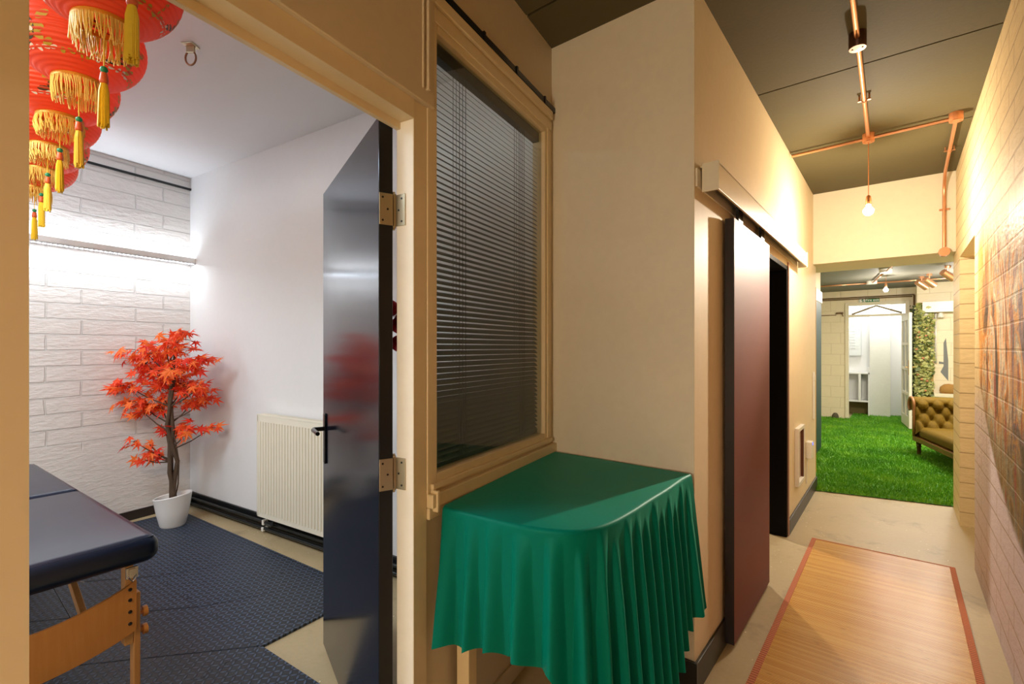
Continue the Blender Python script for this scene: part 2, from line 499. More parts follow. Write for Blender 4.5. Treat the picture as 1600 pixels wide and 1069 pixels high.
# corridor end: beam and wall above the lounge opening
mb = MB(); mb.box(-0.85, 0.7, 5.55, 6.2, 2.235, CEIL + 0.03)
struct('wall_end', mb, paint('end_cream', (232, 222, 196), 0.6, bump=0.12, scale=18), 'cream wall above the opening to the lounge', 'wall')
mb = MB(); mb.box(-1.2, 0.7, -2.5, -2.4, 0, CEIL + 0.03)
struct('wall_back', mb, CREAM, 'cream wall closing the corridor behind the viewpoint', 'wall')

# treatment room shell
RW = (-0.191, 3.67)               # far corner in (s, n)
mb = MB()
p0 = (-0.0, -0.0); p1 = (-RW[1], -RW[0])
poly = [(-0.0, 0.001), (-3.9, 0.001 + 0.2035), (-3.9, 0.34), (0.02, 0.14)]
mb.prism(poly, 0, RCEIL + 0.03)
struct('wall_radiator', mb, WHITEWALL, 'smooth white wall behind the radiator', 'wall', **ROOM)
BB = brickmat('white_brick', (236, 232, 228), (218, 213, 208), (206, 202, 198), 0.56, 0.117, 'y', 1.0, zsmooth=0.66, rough=0.55)
mb = MB(); rbox(mb, -0.35, 4.4, 3.67, 3.8, 0, RCEIL + 0.03)
struct('wall_brick', mb, BB, 'white painted long brick wall behind the maple plant', 'wall', **ROOM)
mb = MB(); rbox(mb, 3.3, 3.4, T, 3.67, 0, RCEIL + 0.03)
struct('wall_far_left', mb, WHITEWALL, 'white wall of the treatment room beside the massage table', 'wall', **ROOM)
# black skirtings
def along(n_):                    # face of the radiator wall in s at depth n
    return -0.0522 * n_
mb = MB(); mb.prism([(-0.08, along(0.08) * -1 - 0.0005), (-3.665, -along(3.665) - 0.0005), (-3.665, -along(3.665) - 0.014), (-0.08, -along(0.08) - 0.014)], 0, 0.125)
struct('baseboard_radiator', mb, BLACK, 'black skirting under the white radiator wall', 'skirting', **ROOM)
mb = MB(); rbox(mb, -0.17, 3.3, 3.656, 3.6695, 0, 0.075)
struct('baseboard_brick', mb, paint('dark_brown_skirting', (44, 34, 30), 0.5), 'dark brown skirting under the white brick wall', 'skirting', **ROOM)
# ------------------------------------------------------------------ lounge shell
LC = 2.54
LBR = brickmat('lounge_block', (238, 226, 198), (226, 212, 180), (200, 184, 150), 0.44, 0.215, 'x', 0.3)
mb = MB(); mb.box(-1.01, -0.91, 5.75, 8.5, 0, 2.6); mb.box(-0.91, WL - 0.11, 5.70, 5.76, 0, 2.3)
mb.box(-2.0, -1.01, 8.4, 8.5, 0, 2.6); mb.box(-2.1, -2.0, 8.5, 11.65, 0, 2.6)
struct('wall_lounge_left', mb, CREAM, 'cream wall on the left of the lounge', 'wall')
mb = MB()
FL = 11.65
mb.box(-2.1, -0.80, FL, FL + 0.15, 0, 2.6)
mb.box(-0.80, 0.13, FL, FL + 0.15, 2.27, 2.6)
mb.box(0.13, 0.6, FL, FL + 0.15, 0, 2.6)
struct('wall_lounge_far', mb, LBR, 'cream block wall around the far glazed doorway', 'wall')
mb = MB(); mb.box(0.25, 1.9, 11.05, 11.2, 0, 2.6); mb.box(0.25, 0.33, 11.2, FL, 0, 2.6)
struct('wall_lounge_right', mb, LBR, 'pale block wall right of the ivy column', 'wall')
mb = MB(); mb.box(1.5, 1.6, 5.8, 11.05, 0, 2.6); mb.box(0.68, 1.5, 5.75, 5.8, 0, 2.6)
struct('wall_lounge_side', mb, CREAM, 'cream side wall of the lounge behind the chaise', 'wall')
mb = MB(); mb.box(-2.1, 1.9, 6.2, 13.2, LC, LC + 0.06)
struct('ceiling_lounge', mb, paint('grey_ceiling', (120, 118, 108), 0.7, bump=0.1), 'grey ceiling of the lounge', 'ceiling')
# far bright room
mb = MB()
mb.box(-2.0, 1.3, 12.75, 12.85, 0, 2.6); mb.box(-2.0, -1.9, 11.8, 12.75, 0, 2.6); mb.box(0.5, 0.6, 11.8, 12.75, 0, 2.6)
FARW = paint('bright_white', (240, 240, 238), 0.6, var=0.02)
struct('wall_far_room', mb, FARW, 'bright white wall of the farthest room', 'wall')
# door frame of far doorway
mb = MB()
mb.box(-0.83, -0.77, FL - 0.03, FL + 0.05, 0, 2.3); mb.box(0.10, 0.16, FL - 0.03, FL + 0.05, 0, 2.3)
mb.box(-0.77, 0.10, FL - 0.03, FL + 0.05, 2.24, 2.3); mb.box(-0.77, 0.10, FL - 0.02, FL + 0.04, 2.02, 2.06)
struct('trim_5', mb, paint('warm_white_frame', (232, 222, 196), 0.45, bump=0), 'cream frame of the far glazed doorway', 'door frame', bevel=0.004)
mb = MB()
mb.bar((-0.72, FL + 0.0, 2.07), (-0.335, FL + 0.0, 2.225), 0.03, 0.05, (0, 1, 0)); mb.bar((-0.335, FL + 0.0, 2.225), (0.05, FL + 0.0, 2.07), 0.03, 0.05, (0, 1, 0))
struct('trim_6', mb, paint('shaded_frame', (150, 132, 98), 0.5, bump=0), 'pair of cream sloping bars in the fanlight over the far doorway', 'fanlight bars')  # cream bars coloured darker, as shaded against the bright far room

# ------------------------------------------------------------------ DOORS
# navy door, hinged on the right jamb, standing open into the room
hinge = RP(1.045, 0.092)
tipp = Vector((-2.12, 1.224, 0))
nearB = RP(1.100, 0.092)          # corner of the seen face
ddir = (tipp - nearB); DW = ddir.length; ddir.normalize()
dang = math.atan2(ddir.y, ddir.x)
door = thing('door_1', 'glossy navy door standing open into the treatment room', 'door', (nearB.x, nearB.y, 0), dang, kind='structure')
# local x along the door, local +y or -y is its thickness; the seen face is at y=0
side = Vector((-ddir.y, ddir.x, 0))
sgn = 1 if side.dot(RP(1.045, 0.092) - nearB) > 0 else -1
TK = 0.045 * sgn
mb = MB(); mb.box(0, DW, min(0, TK), max(0, TK), 0.022, 2.145)
mb.build('door_leaf', NAVY, door, bevel=0.002)
# narrow dark edge strip
mb = MB(); mb.box(-0.0012, 0.0008, min(0.002 * sgn, TK - 0.002 * sgn), max(0.002 * sgn, TK - 0.002 * sgn), 0.03, 2.14)
mb.build('edge_strip', BLACK, door)
f = -sgn                          # outward from the seen face
hx = DW - 0.055
hd = MB()
hd.box(hx - 0.02, hx + 0.02, min(0, f * 0.008), max(0, f * 0.008), 0.885, 1.115)
ho = hd.build('door_handle', HANDLEB, door, bevel=0.004)
mb = MB()
mb.tube([(hx, f * 0.004, 1.045), (hx, f * 0.035, 1.045), (hx, f * 0.05, 1.045), (hx - 0.02, f * 0.056, 1.045), (hx - 0.13, f * 0.056, 1.045)], [0.010, 0.010, 0.0105, 0.010, 0.009], 10)
mb.build('lever', HANDLEB, ho, smooth=True, auto=50)
mb = MB()
mb.box(hx - 0.018, hx + 0.018, min(TK, TK + sgn * 0.008), max(TK, TK + sgn * 0.008), 0.885, 1.115)
mb.tube([(hx, TK, 1.045), (hx, TK + sgn * 0.045, 1.045), (hx - 0.02, TK + sgn * 0.055, 1.045), (hx - 0.13, TK + sgn * 0.055, 1.045)], 0.0095, 10)
mb.build('rear_handle', HANDLEB, door)
mb = MB(); mb.box(DW, DW + 0.0015, min(TK * 0.3, TK * 0.7), max(TK * 0.3, TK * 0.7), 0.9, 1.1); mb.build('lock_plate', STEEL, door)
# hinges
pin = RP(1.052, 0.074)
to_l = Matrix.Translation((nearB.x, nearB.y, 0)) @ Matrix.Rotation(dang, 4, 'Z')
inv = to_l.inverted()
for zc in (1.855, 1.02):
    hb = MB()
    a = inv @ Vector((pin.x, pin.y, zc - 0.055)); b_ = inv @ Vector((pin.x, pin.y, zc + 0.055))
    hb.tube([a, b_], 0.007, 10)
    hb.tube([a + Vector((0, 0, -0.006)), a], 0.0045, 8); hb.tube([b_, b_ + Vector((0, 0, 0.006))], 0.0045, 8)
    # leaf on the door edge
    hb.box(-0.004, -0.0012, min(TK * 0.02, TK * 0.98), max(TK * 0.02, TK * 0.98), zc - 0.05, zc + 0.05)
    # leaf on the jamb reveal
    c0 = inv @ RP(1.0500, 0.050, zc)
    ax = inv.to_3x3() @ (RP(0, 1) - RP(0, 0)); ay = inv.to_3x3() @ (RP(1, 0) - RP(0, 0))
    hb.obox(c0, ax, ay, (0, 0, 1), 0.022, 0.0014, 0.05)
    hin = hb.build('hinge', STEEL, door, bevel=0.001)
    sb = MB()
    for dz in (-0.036, 0.0, 0.036):
        for fr_ in (0.3,):
            sb.tube([(-0.0042, TK * (0.25 if dz else 0.6), zc + dz), (-0.0052, TK * (0.25 if dz else 0.6), zc + dz)], 0.0035, 8)
            q = c0 + ax * (-0.008 if dz else 0.004) + ay * 0.0013 + Vector((0, 0, dz)); sb.tube([q, q + ay * 0.0012], 0.0035, 8)
    sb.build('screws', BLACK, hin)

# aubergine sliding door on the corridor wall
d2 = thing('door_2', 'dark aubergine sliding door hanging on the corridor wall', 'door', (WL, 2.42, 0), 0, kind='structure')
mb = MB(); mb.box(0.012, 0.054, 0.0, 0.79, 0.02, 2.03); mb.build('door_panel', AUB, d2, bevel=0.002)
mb = MB(); mb.box(0.0125, 0.0535, -0.0015, 0.0005, 0.022, 2.028); mb.build('edge_strip', AUBDARK, d2)
mb = MB(); mb.tube([(0.032, -0.002, 0.97), (0.032, -0.004, 0.97)], 0.012, 12); mb.tube([(0.032, -0.003, 0.14), (0.032, -0.005, 0.14)], 0.004, 8); mb.build('flush_pull', BLACK, d2)
tk = thing('sliding_door_track', 'cream boxed track above the aubergine sliding door', 'door track', (WL, 2.05, 0))
mb = MB(); mb.box(0.066, 0.076, 0.04, 2.5, 2.075, 2.185); mb.box(0.0, 0.076, 0.04, 2.5, 2.178, 2.186); mb.build('track_cover', paint('track_cream', (232, 216, 184), 0.4, bump=0), tk, bevel=0.002)
mb = MB(); mb.box(0.012, 0.08, 0.025, 0.036, 2.07, 2.19); mb.build('end_plate', WHITEMET, tk, bevel=0.002)
mb = MB(); mb.box(0.012, 0.08, 2.5, 2.508, 2.07, 2.19); mb.build('end_plate', WHITEMET, tk, bevel=0.002)
mb = MB(); mb.box(0.0005, 0.008, -0.02, 2.5, 2.085, 2.16); mb.build('back_rail', WHITEMET, tk)
mb = MB(); mb.box(0.018, 0.048, 0.05, 2.49, 2.115, 2.15); mb.build('rail', paint('rail_dark', (60, 48, 36), 0.35, 0.6, bump=0), tk)
for yy in (0.55, 1.05):
    mb = MB(); mb.box(0.026, 0.04, yy - 0.04, yy + 0.04, 2.031, 2.1); mb.tube([(0.026, yy - 0.025, 2.108), (0.042, yy - 0.025, 2.108)], 0.012, 10); mb.tube([(0.026, yy + 0.025, 2.108), (0.042, yy + 0.025, 2.108)], 0.012, 10); mb.build('roller', BLACK, tk)

# small framed opening and control box low on the left wall
hf = thing('wall_hatch', 'small white framed hatch low on the left corridor wall', 'hatch', (WL, 4.63, 0.53))
mb = MB(); hh, hw, fw = 0.235, 0.16, 0.03
for (y0, y1, z0, z1) in ((-hw, -hw + fw, -hh, hh), (hw - fw, hw, -hh, hh), (-hw + fw, hw - fw, hh - fw, hh), (-hw + fw, hw - fw, -hh, -hh + fw)):
    mb.box(0.0005, 0.03, y0, y1, z0, z1)
mb.build('hatch_frame', WHITEPL, hf, bevel=0.002)
mb = MB(); mb.box(0.0005, 0.006, -hw + fw, hw - fw, -hh + fw, hh - fw); mb.build('flap', paint('flap_grey', (206, 190, 180), 0.4), hf)
mb = MB(); mb.box(0.004, 0.026, hw - fw - 0.02, hw - fw - 0.0005, -hh + fw, hh - fw); mb.build('hatch_edge', paint('brown_edge', (96, 52, 24), 0.5), hf)
cb = thing('control_box', 'small white plastic control box with blue light on left wall', 'control box', (WL, 5.12, 0.49))
mb = MB(); mb.box(0.0005, 0.045, -0.05, 0.06, -0.075, 0.075); mb.build('housing', WHITEPL, cb, bevel=0.004)
mb = MB(); mb.tube([(0.02, -0.051, 0.03), (0.02, -0.0525, 0.03)], 0.008, 10); mb.tube([(0.036, -0.051, -0.01), (0.02, -0.06, -0.06), (0.01, -0.055, -0.1), (0.006, -0.055, -0.3)], 0.005, 6); mb.build('plug_and_wire', WHITEPL, cb)
mb = MB(); mb.box(0.0455, 0.047, 0.02, 0.045, 0.04, 0.065); mb.build('indicator', emit('blue_led', (90, 110, 255), 3.0), cb)
sw = MB(); sw.box(WL + 0.0005, WL + 0.012, 5.50, 5.58, 0.72, 1.18); sw.box(WL + 0.0005, WL + 0.02, 5.52, 5.56, 1.1, 1.15)
tag(sw.build('mounted_cable_cover', WHITEPL, bevel=0.002), 'narrow cream cable cover at the end of the left corridor wall', 'cable cover')

# teal sliding door in the lounge
d3 = thing('door_3', 'teal sliding door seen edge-on at the lounge left wall', 'door', (-0.888, 6.95, 0), 0, kind='structure')
mb = MB(); mb.box(0.0, 0.053, 0.05, 0.95, 0.045, 2.03); mb.build('door_panel', TEAL, d3, bevel=0.002)
mb = MB(); mb.box(-0.014, -0.0005, 0.055, 0.90, 0.1, 2.03); mb.build('yellow_backing', YEL, d3)
tk = thing('sliding_door_track.001', 'white boxed track above the teal sliding door', 'door track', (-0.909, 6.9, 0))
mb = MB(); mb.box(0.075, 0.085, 0.02, 1.0, 2.03, 2.17); mb.box(0.0, 0.085, 0.02, 1.0, 2.17, 2.18); mb.build('track_cover', MATS['track_cream'], tk)
mb = MB(); mb.box(0.01, 0.095, 0.0, 0.018, 2.03, 2.2); mb.build('end_plate', WHITEMET, tk)
mb = MB(); mb.box(0.07, 0.09, 0.0, 0.02, 1.9, 2.03); mb.build('bracket', paint('bracket_grey', (90, 84, 76), 0.4), tk)

mb = MB(); mb.box(WL + 0.0005, WL + 0.003, 5.738, 5.75, 0.16, 2.03)
tag(mb.build('trim_7', YEL), 'thin yellow strip at the end of the left corridor wall', 'trim', kind='structure')
# white glazed door leaf in the far doorway
d4 = thing('door_4', 'white glazed door standing open at the far doorway', 'door', (0.06, FL - 0.04, 0), math.atan2(-0.97, 0.105), kind='structure')
WL4 = 0.93
mb = MB()
mb.box(0, 0.09, -0.02, 0.02, 0.03, 2.02); mb.box(WL4 - 0.11, WL4, -0.02, 0.02, 0.03, 2.02)
for (z0, z1) in ((0.03, 0.22), (0.58, 0.63), (1.02, 1.07), (1.46, 1.51), (1.9, 2.02)):
    mb.box(0.09, WL4 - 0.11, -0.019, 0.019, z0, z1)
mb.box(0.43, 0.47, -0.018, 0.018, 0.22, 1.9)
mb.build('door_leaf', paint('door_white', (240, 234, 218), 0.4, bump=0), d4, bevel=0.002)
mb = MB(); mb.box(0.09, WL4 - 0.11, -0.003, 0.003, 0.22, 1.9)
t = NT('frosted_glass'); t.bsdf((0.9, 0.92, 0.92, 1), 0.3, 0.0, None, Transmission_Weight=0.8, IOR=1.1); mb.build('glazing', t.mat, d4)
mb = MB(); mb.box(WL4 - 0.07, WL4 - 0.03, -0.026, 0.026, 0.95, 1.2); mb.tube([(WL4 - 0.05, -0.02, 1.08), (WL4 - 0.05, -0.06, 1.08), (WL4 - 0.15, -0.06, 1.08)], 0.009, 8); mb.tube([(WL4 - 0.05, 0.02, 1.08), (WL4 - 0.05, 0.06, 1.08), (WL4 - 0.15, 0.06, 1.08)], 0.009, 8)
mb.build('door_handle', paint('brass', (150, 116, 60), 0.35, 0.9, bump=0), d4)

# ------------------------------------------------------------------ TREATMENT ROOM THINGS
# --- foam floor mats
t = NT('foam_mat')
v = t.coord('Object')
s = t.n('ShaderNodeSeparateXYZ'); t.l(v, s.inputs[0])
CELL = 0.027
def tread(ox, oy, ang):
    u = t.math('DIVIDE', t.math('ADD', s.outputs[0], ox), CELL * 2); w_ = t.math('DIVIDE', t.math('ADD', s.outputs[1], oy), CELL * 2)
    fu = t.math('SUBTRACT', t.math('FRACT', u), 0.5); fw_ = t.math('SUBTRACT', t.math('FRACT', w_), 0.5)
    ca, sa = math.cos(ang), math.sin(ang)
    a = t.math('ADD', t.math('MULTIPLY', fu, ca), t.math('MULTIPLY', fw_, sa))
    b = t.math('SUBTRACT', t.math('MULTIPLY', fw_, ca), t.math('MULTIPLY', fu, sa))
    e = t.math('ADD', t.math('POWER', t.math('ABSOLUTE', t.math('DIVIDE', a, 0.27)), 2.0), t.math('POWER', t.math('ABSOLUTE', t.math('DIVIDE', b, 0.10)), 2.0))
    m = t.n('ShaderNodeMapRange'); m.interpolation_type = 'SMOOTHSTEP'; t.l(e, m.inputs[0]); m.inputs[1].default_value = 1.15; m.inputs[2].default_value = 0.45
    return m.outputs[0]
h1 = tread(10.0, 10.0, PI / 4); h2 = tread(10.0 + CELL, 10.0 + CELL, PI / 4)
h3 = tread(10.0 + CELL, 10.0, -PI / 4); h4 = tread(10.0, 10.0 + CELL, -PI / 4)
hsum = t.math('MAXIMUM', t.math('MAXIMUM', h1, h2), t.math('MAXIMUM', h3, h4))
fine = t.noise(v, 240, 2)
col = t.mix(hsum, lin((20, 29, 42)), lin((74, 94, 122)))  # bluish highlights on the tread bars put into the colour
t.bsdf(col, 0.42, 0, t.bump(t.math('ADD', hsum, t.math('MULTIPLY', fine, 0.12)), 1.0, 0.006))
FOAM = t.mat
ML = 0.615
mang = R(4.3)
Kp = Vector((-2.344, 1.044, 0))
um = Vector((math.cos(mang), math.sin(mang), 0)); vm = Vector((-math.sin(mang), math.cos(mang), 0))
def edge(tv):
    ph = (tv / ML * 9) % 1.0
    return 0.011 * max(-1, min(1, 3.2 * math.sin(2 * PI * ph)))
def mat_mesh(teeth):              # teeth: (left, right, bottom, top) whether that edge is jigsaw-cut
    lf, rt, bt, tp = teeth
    N = 72; g = 0.0009
    def xy(i, j):
        u, w_ = i / N * ML, j / N * ML
        return u, w_
    pts = []
    for i in range(N): pts.append((i / N * ML, (edge(i / N * ML) if bt else 0.0) + g))
    for i in range(N): pts.append((ML + (edge(i / N * ML) if rt else 0.0) - g, i / N * ML))
    for i in range(N): pts.append((ML - i / N * ML, ML + (edge(ML - i / N * ML) if tp else 0.0) - g))
    for i in range(N): pts.append(((edge(ML - i / N * ML) if lf else 0.0) + g, ML - i / N * ML))
    # outline order: bottom, right, top, left
    m = MB(); m.prism(pts, 0.0005, 0.0125)
    return m
rows = {1: range(-4, 0), 2: range(-4, 1), 3: range(-4, 1)}
ordn = ['farthest', 'second', 'third', 'fourth', 'fifth']
rowname = {1: 'in the row beside the radiator wall', 2: 'in the middle row', 3: 'in the row under the massage table'}
for r_, cols in rows.items():
    for ci, cidx in enumerate(cols):
        org = Kp + um * (cidx * ML) + vm * ((1 - r_) * ML)
        tl = (cidx > -4, (cidx + 1) in cols, r_ < 3, (r_ > 1 and cidx in rows[r_ - 1]))
        mo = mat_mesh(tl)
        if (r_, cidx) == (1, -4): lab = 'black tread foam mat in the radiator wall row, under the white plant pot'
        else: lab = 'black tread foam mat %s, %s from the brick wall' % (rowname[r_], ordn[ci] if ci else 'nearest') if ci else 'black tread foam mat %s, touching the brick wall end' % rowname[r_]
        tag(mo.build('foam_mat', FOAM, loc=org, rz=mang), lab, 'floor mat', 'interlocking black foam floor mats')

# --- massage table
TAB = thing('massage_table', 'folding massage table with padded black top and beech wooden legs', 'massage table', (-2.222, 0.607, 0.0126), R(183.0))
# local x runs along the table away from the door, local y runs towards its near side
VINYL = NT('black_vinyl'); vv = VINYL.coord('Object'); nn = VINYL.noise(vv, 240, 2); n2 = VINYL.noise(vv, 5, 2)
VINYL.bsdf(lin((20, 30, 50)), 0.30, 0, VINYL.bump(VINYL.math('ADD', VINYL.math('MULTIPLY', nn, 0.15), n2), 0.12, 0.006)); VINYL = VINYL.mat
WV = wood('beech_leg', (206, 140, 74), (232, 176, 108), 'z', 5)
WH = wood('beech_board', (196, 122, 52), (222, 156, 82), 'z', 7)
def cushion(x0, x1):
    m = MB(); m.box(x0, x1, 0.0, 0.72, 0.5945, 0.696)
    o = m.build('padded_top', VINYL, TAB, bevel=0.044, seg=7, smooth=True)
    m = MB()
    r_ = 0.02
    for zz in (0.688,):
        loop = [(x0 + 0.022, 0.022, zz), (x1 - 0.022, 0.022, zz), (x1 - 0.022, 0.698, zz), (x0 + 0.022, 0.698, zz), (x0 + 0.022, 0.022, zz)]
        m.tube(loop, 0.0022, 6)
    m.build('piping', VINYL, o)
cushion(-0.02, 1.0)
cushion(1.004, 1.96)
for (xe, y_) in ((0.10, 0.075), (0.10, 0.645), (1.84, 0.075), (1.84, 0.645)):
    mb = MB()
    mb.box(xe - 0.022, xe + 0.022, y_ - 0.014, y_ + 0.014, 0.27, 0.594)
    lg = mb.build('leg', WV, TAB, bevel=0.003)
    so = -1 if y_ < 0.3 else 1
    mb = MB(); mb.box(xe - 0.022, xe + 0.022, y_ + so * 0.0145 - (0.022 if so < 0 else 0), y_ + so * 0.0145 + (0.022 if so > 0 else 0), 0.02, 0.46)
    mb.build('leg_extension', WV, lg, bevel=0.003)
    mb = MB(); mb.lathe([(0.012, 0), (0.025, 0.004), (0.027, 0.02), (0.024, 0.026)], 16, (xe, y_, 0.0)); mb.v = [(x, y, z) for x, y, z in mb.v]
    mb.build('rubber_foot', BLACK, lg)
    for kz in (0.37, 0.30):
        mb = MB()
        a = Vector((xe, y_ + so * 0.0375, kz)); mb.tube([a, a + Vector((0, so * 0.012, 0)), a + Vector((0, so * 0.012, 0)), a + Vector((0, so * 0.026, 0))], [0.008, 0.008, 0.020, 0.020], 14)
        mb.build('knob', WH, lg, smooth=True, auto=40)
for xe, so in ((0.10, -1), (1.84, 1)):
    mb = MB()                      # curved end board between the two legs
    N = 24; xs0, xs1 = (xe - 0.034, xe - 0.0225) if so < 0 else (xe + 0.0225, xe + 0.034)
    fr = []
    for i in range(N + 1):
        w_ = i / N; y = 0.055 + 0.61 * w_
        topz = 0.515 - 0.075 * math.sin(PI * w_) ** 0.8 * 1.0
        botz = 0.325 - 0.06 * math.sin(PI * w_) ** 0.8
        fr.append((y, botz, topz))
    A_ = [(mb.vert((xs0, y, b)), mb.vert((xs0, y, t_)), mb.vert((xs1, y, t_)), mb.vert((xs1, y, b))) for y, b, t_ in fr]
    for p, q in zip(A_[:-1], A_[1:]):
        for k in range(4): mb.face((p[k], p[(k + 1) % 4], q[(k + 1) % 4], q[k]))
    mb.face(A_[0]); mb.face(A_[-1][::-1])
    brd = mb.build('end_board', WH, TAB)
    for y in (0.075, 0.645):
        for zz in (0.485, 0.445, 0.40, 0.355):
            mb = MB(); xa = xs0 if so < 0 else xs1
            mb.tube([(xa, y, zz), (xa + so * 0.005, y, zz)], [0.007, 0.004], 10); mb.build('bolt', BLACK, brd)
    for y in (0.17, 0.55):
        mb = MB(); x2 = 0.62 if so < 0 else 1.34
        mb.bar((xe + (0.03 if so < 0 else -0.03), y, 0.30), (x2, y, 0.577), 0.022, 0.034)
        mb.build('diagonal_strut', WV, TAB, bevel=0.003)
mb = MB()
for y in (0.2, 0.52):
    mb.tube([(0.11, y, 0.33), (0.98, y, 0.48), (1.83, y, 0.33)], 0.0018, 5)
    mb.tube([(0.11, y, 0.55), (0.9, y, 0.36)], 0.0018, 5)
mb.build('brace_cable', CHROME, TAB)
for y in (0.09, 0.63):
    mb = MB(); mb.box(-0.006, 0.002, y - 0.018, y + 0.018, 0.555, 0.594); mb.tube([(0.0, y - 0.012, 0.57), (-0.012, y - 0.012, 0.56), (-0.014, y, 0.545), (-0.012, y + 0.012, 0.56), (0.0, y + 0.012, 0.57)], 0.0022, 6)
    mb.box(-0.012, -0.005, y - 0.01, y + 0.01, 0.568, 0.59)
    mb.build('latch', CHROME, TAB, loc=(0.065, 0, 0.0) if False else None)

# --- potted maple
PL = thing('potted_maple', 'artificial red maple tree in a white pot in the room corner', 'potted plant', (-4.491, 1.311, 0.0125))
mb = MB()
prof = [(0.001, 0.0), (0.082, 0.0), (0.088, 0.01), (0.112, 0.12), (0.128, 0.225), (0.131, 0.235), (0.126, 0.24), (0.118, 0.235), (0.105, 0.16), (0.001, 0.15)]
rt = Vector((CT, ST, 0))
mb.lathe(prof, 40, shift=lambda x, y, z: (0.10 * (x * rt.x + y * rt.y) * (z / 0.24) ** 2 * 1.6 if z > 0.05 else 0), closed=False)
mb.build('pot', paint('white_ceramic', (236, 234, 232), 0.35, var=0.02, bump=0), PL, smooth=True, auto=50)
mb = MB(); mb.lathe([(0.001, 0.185), (0.112, 0.180)], 24, closed=False); mb.build('soil', paint('soil', (40, 30, 22), 0.9, bump=0.4), PL)
BARK = paint('bark', (84, 64, 46), 0.8, var=0.3, bump=0.5, scale=40)
mb = MB()
PXM = 197.0                        # photo-scale helper for crown proportions
def cv(dx, dz, dep=0.0):           # dx right, dz up (metres at the plant), dep away
    return Vector((rt.x * dx - ST * dep, rt.y * dx + CT * dep, dz))
trunks = [[(-0.005, 0.17, 0.0), (-0.02, 0.45, 0.01), (0.0, 0.75, 0.0), (-0.03, 1.02, 0.02), (-0.05, 1.30, 0.02)],
          [(0.02, 0.17, 0.01), (-0.01, 0.42, -0.02), (-0.035, 0.70, 0.01), (-0.02, 1.0, -0.01), (0.02, 1.38, 0.0)],
          [(0.0, 0.17, -0.02), (0.02, 0.5, 0.02), (-0.03, 0.8, -0.02), (0.0, 1.1, 0.0), (0.0, 1.25, 0.03)]]
for tr_ in trunks:
    pts = [cv(a, b, c_) for a, b, c_ in tr_]
    fine_ = []
    for p, q in zip(pts[:-1], pts[1:]):
        for k in range(4): fine_.append(p.lerp(q, k / 4) + Vector((random.uniform(-.003, .003), random.uniform(-.003, .003), 0)))
    fine_.append(pts[-1])
    mb.tube(fine_, [0.018 - 0.008 * i / len(fine_) for i in range(len(fine_))], 8)
for (sd, a0) in ((0.035, 0.2), (-0.04, 0.25)):     # loose vine strands round the trunk
    mb.tube([cv(0.01, 0.17, 0), cv(sd * 0.8, a0 + 0.12, 0.02), cv(sd, a0 + 0.3, 0.02), cv(sd * 0.5, a0 + 0.48, 0.0), cv(-0.02, a0 + 0.6, 0)], 0.005, 6)
mb.build('trunk', BARK, PL, smooth=True)
# crown clusters (dx, z, spread-x, spread-z, leaves)
CL = [(-0.18, 1.36, .17, .05, 46), (0.0, 1.40, .15, .05, 40), (0.10, 1.47, .09, .05, 22), (0.14, 1.52, .05, .03, 8), (-0.30, 1.28, .13, .05, 34), (-0.12, 1.22, .17, .06, 50), (0.10, 1.24, .14, .05, 36), (0.22, 1.30, .10, .04, 26),
      (-0.36, 1.10, .12, .05, 30), (-0.18, 1.08, .15, .06, 44), (0.03, 1.10, .13, .06, 34), (0.20, 1.10, .12, .05, 26), (0.28, 1.10, .07, .03, 12), (-0.30, 0.96, .13, .04, 30), (-0.14, 0.94, .13, .05, 30), (-0.22, 0.90, .09, .03, 14),
      (0.08, 0.96, .09, .05, 18), (0.20, 0.98, .08, .04, 16), (0.02, 0.76, .07, .05, 14), (0.12, 0.76, .09, .03, 14), (0.24, 0.75, .06, .02, 8), (-0.14, 0.73, .07, .03, 8), (-0.24, 0.68, .06, .02, 6), (-0.12, 0.57, .08, .03, 10), (-0.20, 0.53, .05, .02, 6), (-0.16, 0.64, .04, .02, 4)]
br = MB(); lf = MB()
lobes = []
for k in range(7):
    ang_ = R(-150 + 50 * k)
    L_ = [0.42, 0.72, 0.92, 1.0, 0.92, 0.72, 0.42][k]
    lobes.append((ang_, L_))
def leaf(m, c, nrm, dirv, size, mi):
    nrm = nrm.normalized(); d = (dirv - nrm * dirv.dot(nrm)).normalized(); s_ = nrm.cross(d)
    ring = []
    for k, (a_, L_) in enumerate(lobes):
        for (da, rr) in ((-0.20, 0.50), (0.0, 1.0), (0.20, 0.50)):
            ang_ = a_ + da
            rad = L_ * rr * size
            p = c + d * math.cos(ang_) * rad + s_ * math.sin(ang_) * rad - nrm * 0.28 * rad * rad / size
            ring.append(m.vert(p))
        if k < 6:
            am = (a_ + lobes[k + 1][0]) / 2
            p = c + (d * math.cos(am) + s_ * math.sin(am)) * size * 0.30
            ring.append(m.vert(p))
    ce = m.vert(c); ring.append(m.vert(c - d * size * 0.12))
    m.mi = mi
    for i in range(len(ring) - 1): m.face((ce, ring[i], ring[i + 1]))
